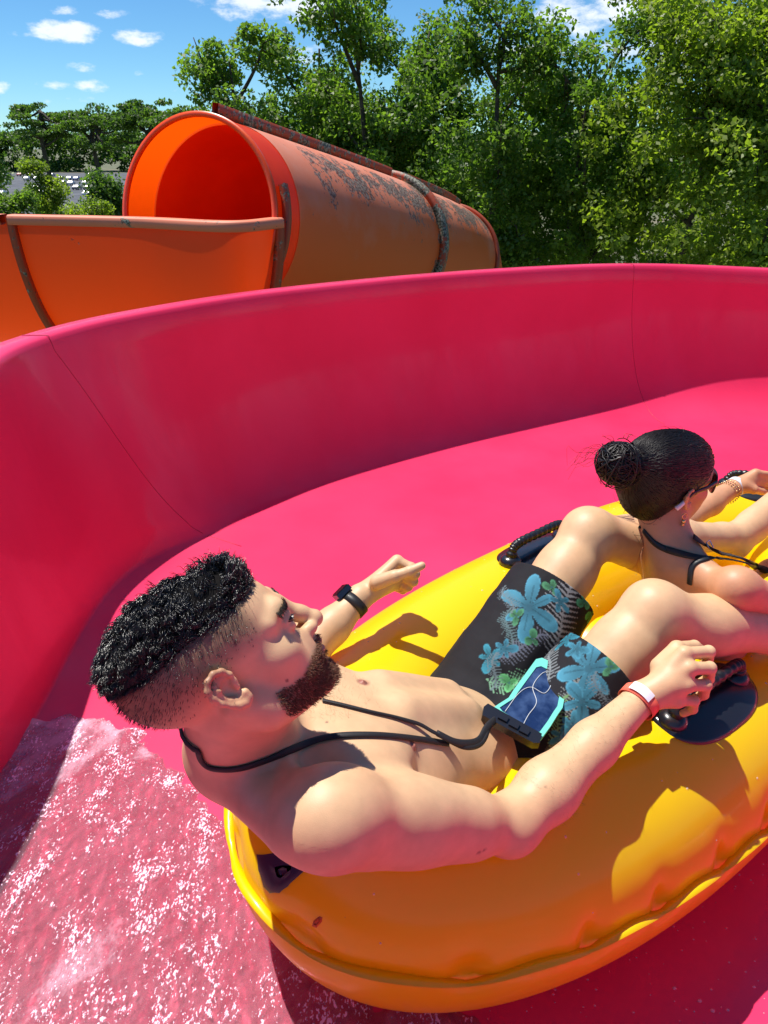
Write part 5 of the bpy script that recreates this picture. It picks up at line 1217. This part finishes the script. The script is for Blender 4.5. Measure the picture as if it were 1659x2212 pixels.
SV.append(np.array(mb.v)); SF.append(np.array([f for f in mb.f if len(f) == 4])+nn_)
m_whair = mat('dark_brown_hair', (.010,.0055,.005), .42, Specular_IOR_Level=.5)
child('hair', np.concatenate(SV), np.concatenate(SF).astype(np.int32), m_whair, woman)
# hair tie, earrings, sunglasses
m_gold = mat('gold', (.75,.50,.22), .25, Metallic=1.0)
eb = wl((.086,-.010,-.034)); er = empty('earring', eb, 'small gold hoop earring with a drop on the woman\'s right ear', 'earring')
hoop = [eb+WHAX[1]*math.cos(a)*.006+np.array([0,0,-.006+math.sin(a)*.006]) for a in np.linspace(0, 6.2, 20)]; v, f = tube(hoop, .0011, 6, False); child('hoop', v, f, m_gold, er)
sp_ = Sculpt(); sp_.ell(eb+np.array([0,0,-.018]), (.0042,.0042,.0055)); sp_.ell(eb+np.array([.0,0,-.026]), (.003,.003,.003), None, .002); v, f = mesh_sdf(sp_, eb-.04, eb+.02, .001); child('drop', v, f, m_gold, er)
sg = empty('sunglasses', wl((0,.09,.015)), 'dark red-brown wraparound sunglasses on the woman\'s face', 'sunglasses')
m_lens = mat('dark_red_lens', (.06,.006,.010), .08, Coat_Weight=1.0); m_fr = mat('dark_frame', (.03,.008,.010), .3)
for q in (-1, 1):
    V = []
    for i in range(13):
        for j in range(9):
            x = q*(.006+.062*i/12); z = .036-.046*j/8; ex = (i/12-.5)*2; ez = (j/8-.5)*2; rr = max(1, (abs(ex)**3+abs(ez)**3)**(1/3)); x = q*(.037+.031*ex/rr); z = .013+.023*ez/rr
            V.append(wl((x, .112-7.0*x*x-1.5*(z-.013)**2, z)))
    F = [tuple(f) for f in grid_faces(13, 9)]; V2 = [np.array(v_)-wHf*.0025 for v_ in V]; n_ = len(V); F2 = [tuple(i+n_ for i in f[::-1]) for f in F]; per = [i for i in range(9)]+[i*9+8 for i in range(1, 13)]+[12*9+j for j in range(7, -1, -1)]+[i*9 for i in range(11, 0, -1)]
    F3 = [(per[i], per[(i+1) % len(per)], per[(i+1) % len(per)]+n_, per[i]+n_) for i in range(len(per))]
    child('lens', V+V2, F+F2+F3, m_lens, sg)
    rim_ = [V[i] for i in per]+[V[per[0]]]; v, f = tube(np.array(rim_), .0022, 6, False); child('rim', v, f, m_fr, sg)
    arm = spline([wl((q*.066,.083,.024)), wl((q*.077,.045,.022)), wl((q*.083,.0,.018)), wl((q*.087,-.022,.006))], 20); v, f = tube(arm, .0030, 8, True, 1.6); child('temple', v, f, m_fr, sg)
    tip_ = spline([wl((q*.087,-.022,.006)), wl((q*.087,-.033,-.006)), wl((q*.083,-.040,-.018))], 10); v, f = tube(tip_, np.linspace(.0035,.0055,10), 8); child('temple_tip', v, f, m_wht, sg)
v, f = tube([wl((-.007,.112,.022)), wl((0,.115,.024)), wl((.007,.112,.022))], .0025, 6); child('bridge', v, f, m_fr, sg)
# bikini and her own lanyard
def strap2(pxs, off=.003, n=50, lift=0):
    c = spline([(a, b_, 0) for a, b_ in pxs], n); out, nr = [], []
    for (x, y, _) in c: p, nn = raymarch(W_, x, y, 1.2); out.append(p+nn*(off+lift)); nr.append(nn)
    out = np.array(out); nr = np.array(nr)
    for _ in range(4): out[1:-1] = out[1:-1]*.5+(out[:-2]+out[2:])*.25; nr[1:-1] = nr[1:-1]*.5+(nr[:-2]+nr[2:])*.25
    return out, nr/np.linalg.norm(nr, axis=1)[:, None]
m_bik = mat('black_swim_fabric', (.010,.010,.013), .45); m_navy = mat('slate_blue_fabric', (.07,.09,.17), .6)
def bandw(name, pxs, w, th=.0022, m=m_bik, n=50):
    a_, b_ = strap2(pxs, th*.8, n); v, f = tube(a_, w, 10, True, th/w, up=b_); return child(name, v, f, m, woman)
bandw('bikini_strap', [(1391,1146),(1413,1172),(1442,1188),(1482,1200),(1512,1206)], .0065)
bandw('bikini_strap', [(1352,1175),(1350,1160),(1362,1146),(1384,1138)], .0040)
bandw('bikini_strap', [(1528,1207),(1506,1214),(1494,1228),(1490,1262)], .0060)
vtop = np.linalg.norm((wV-WT(0,.14,.03))@WAX.T if False else (wV-WT(0,.14,.03))@WAX.T/np.array([.16,.075,.20]), axis=1); keep = ((wV-WT(0,.14,.0))@wC > .035)
tri = wF[(vtop[wF] < 1).all(1) & keep[wF].all(1)]
if len(tri):
    us = np.unique(tri); mp = -np.ones(len(wV), int); mp[us] = np.arange(len(us)); un = grad_n(W_, wV[us]); child('bikini_top', wV[us]+un*.0025, mp[tri], m_navy, woman)
l2 = empty('neck_lanyard', WT(0,0,.08), 'black webbing strap with small metal buckle over the woman\'s right shoulder', 'lanyard')
a_, b_ = strap2([(1494,1162),(1518,1180),(1548,1197),(1600,1212),(1662,1236)], .006, 50); v, f = tube(a_, .0085, 10, True, .28, up=b_); child('strap', v, f, m_strap, l2)
a_, b_ = strap2([(1440,1186),(1500,1203),(1560,1209),(1610,1219),(1662,1240)], .003, 50); v, f = tube(a_, .0060, 10, True, .3, up=b_); child('strap', v, f, m_strap, l2)
bp_, bn_ = raymarch(W_, 1522, 1181, 1.2); bn_ = unit(bn_+_bw); a_ = unit(np.cross(bn_, [0,0,1])); mb = MB(); sq = [bp_+bn_*.013+a_*x+np.cross(bn_, a_)*y for x, y in ((-.007,-.008),(.007,-.008),(.007,.008),(-.007,.008),(-.007,-.008))]
mb.tube(np.array(sq), .0013, 6, False); child('buckle', mb.v, mb.f, mat('steel_buckle', (.7,.7,.7), .2, Metallic=1), l2)
# bracelets and paper band on her left wrist
ld = unit(wLw-(wLe+wLw)/2)
r_, _, _ = cuff('wristband', wLw+ld*.0, ld, .0265, .020, .001, 'white paper wristband on the woman\'s left wrist by the far handle', 'wristband', m_wht)
for i, (o_, mm, nm, lab) in enumerate(((-.022, m_gold, 'bracelet', 'thin gold chain bracelet nearest the white wristband'), (-.032, mat('beads', (.30,.10,.06), .4), 'bracelet', 'brown bead bracelet between two gold chain bracelets'), (-.042, m_gold, 'bracelet', 'loose gold chain bracelet farthest up the woman\'s forearm'))):
    c = wLw+ld*o_; a_ = unit(np.cross(ld, [0,0,1])); b_ = np.cross(ld, a_); mb = MB()
    root = empty(nm, c, lab, 'bracelet', 'bracelets on the woman\'s left wrist')
    for k in range(26):
        q_ = 2*math.pi*k/26; pos = c+a_*math.cos(q_)*(.0285+.001*i)+b_*math.sin(q_)*(.0285+.001*i)+ld*.002*math.sin(q_*2+i)-np.array([0,0,.002]); mb.tube([pos-ld*.0016, pos, pos+ld*.0016], [.0010,.0021,.0010], 6)
    child('chain', mb.v, mb.f, mm, root)
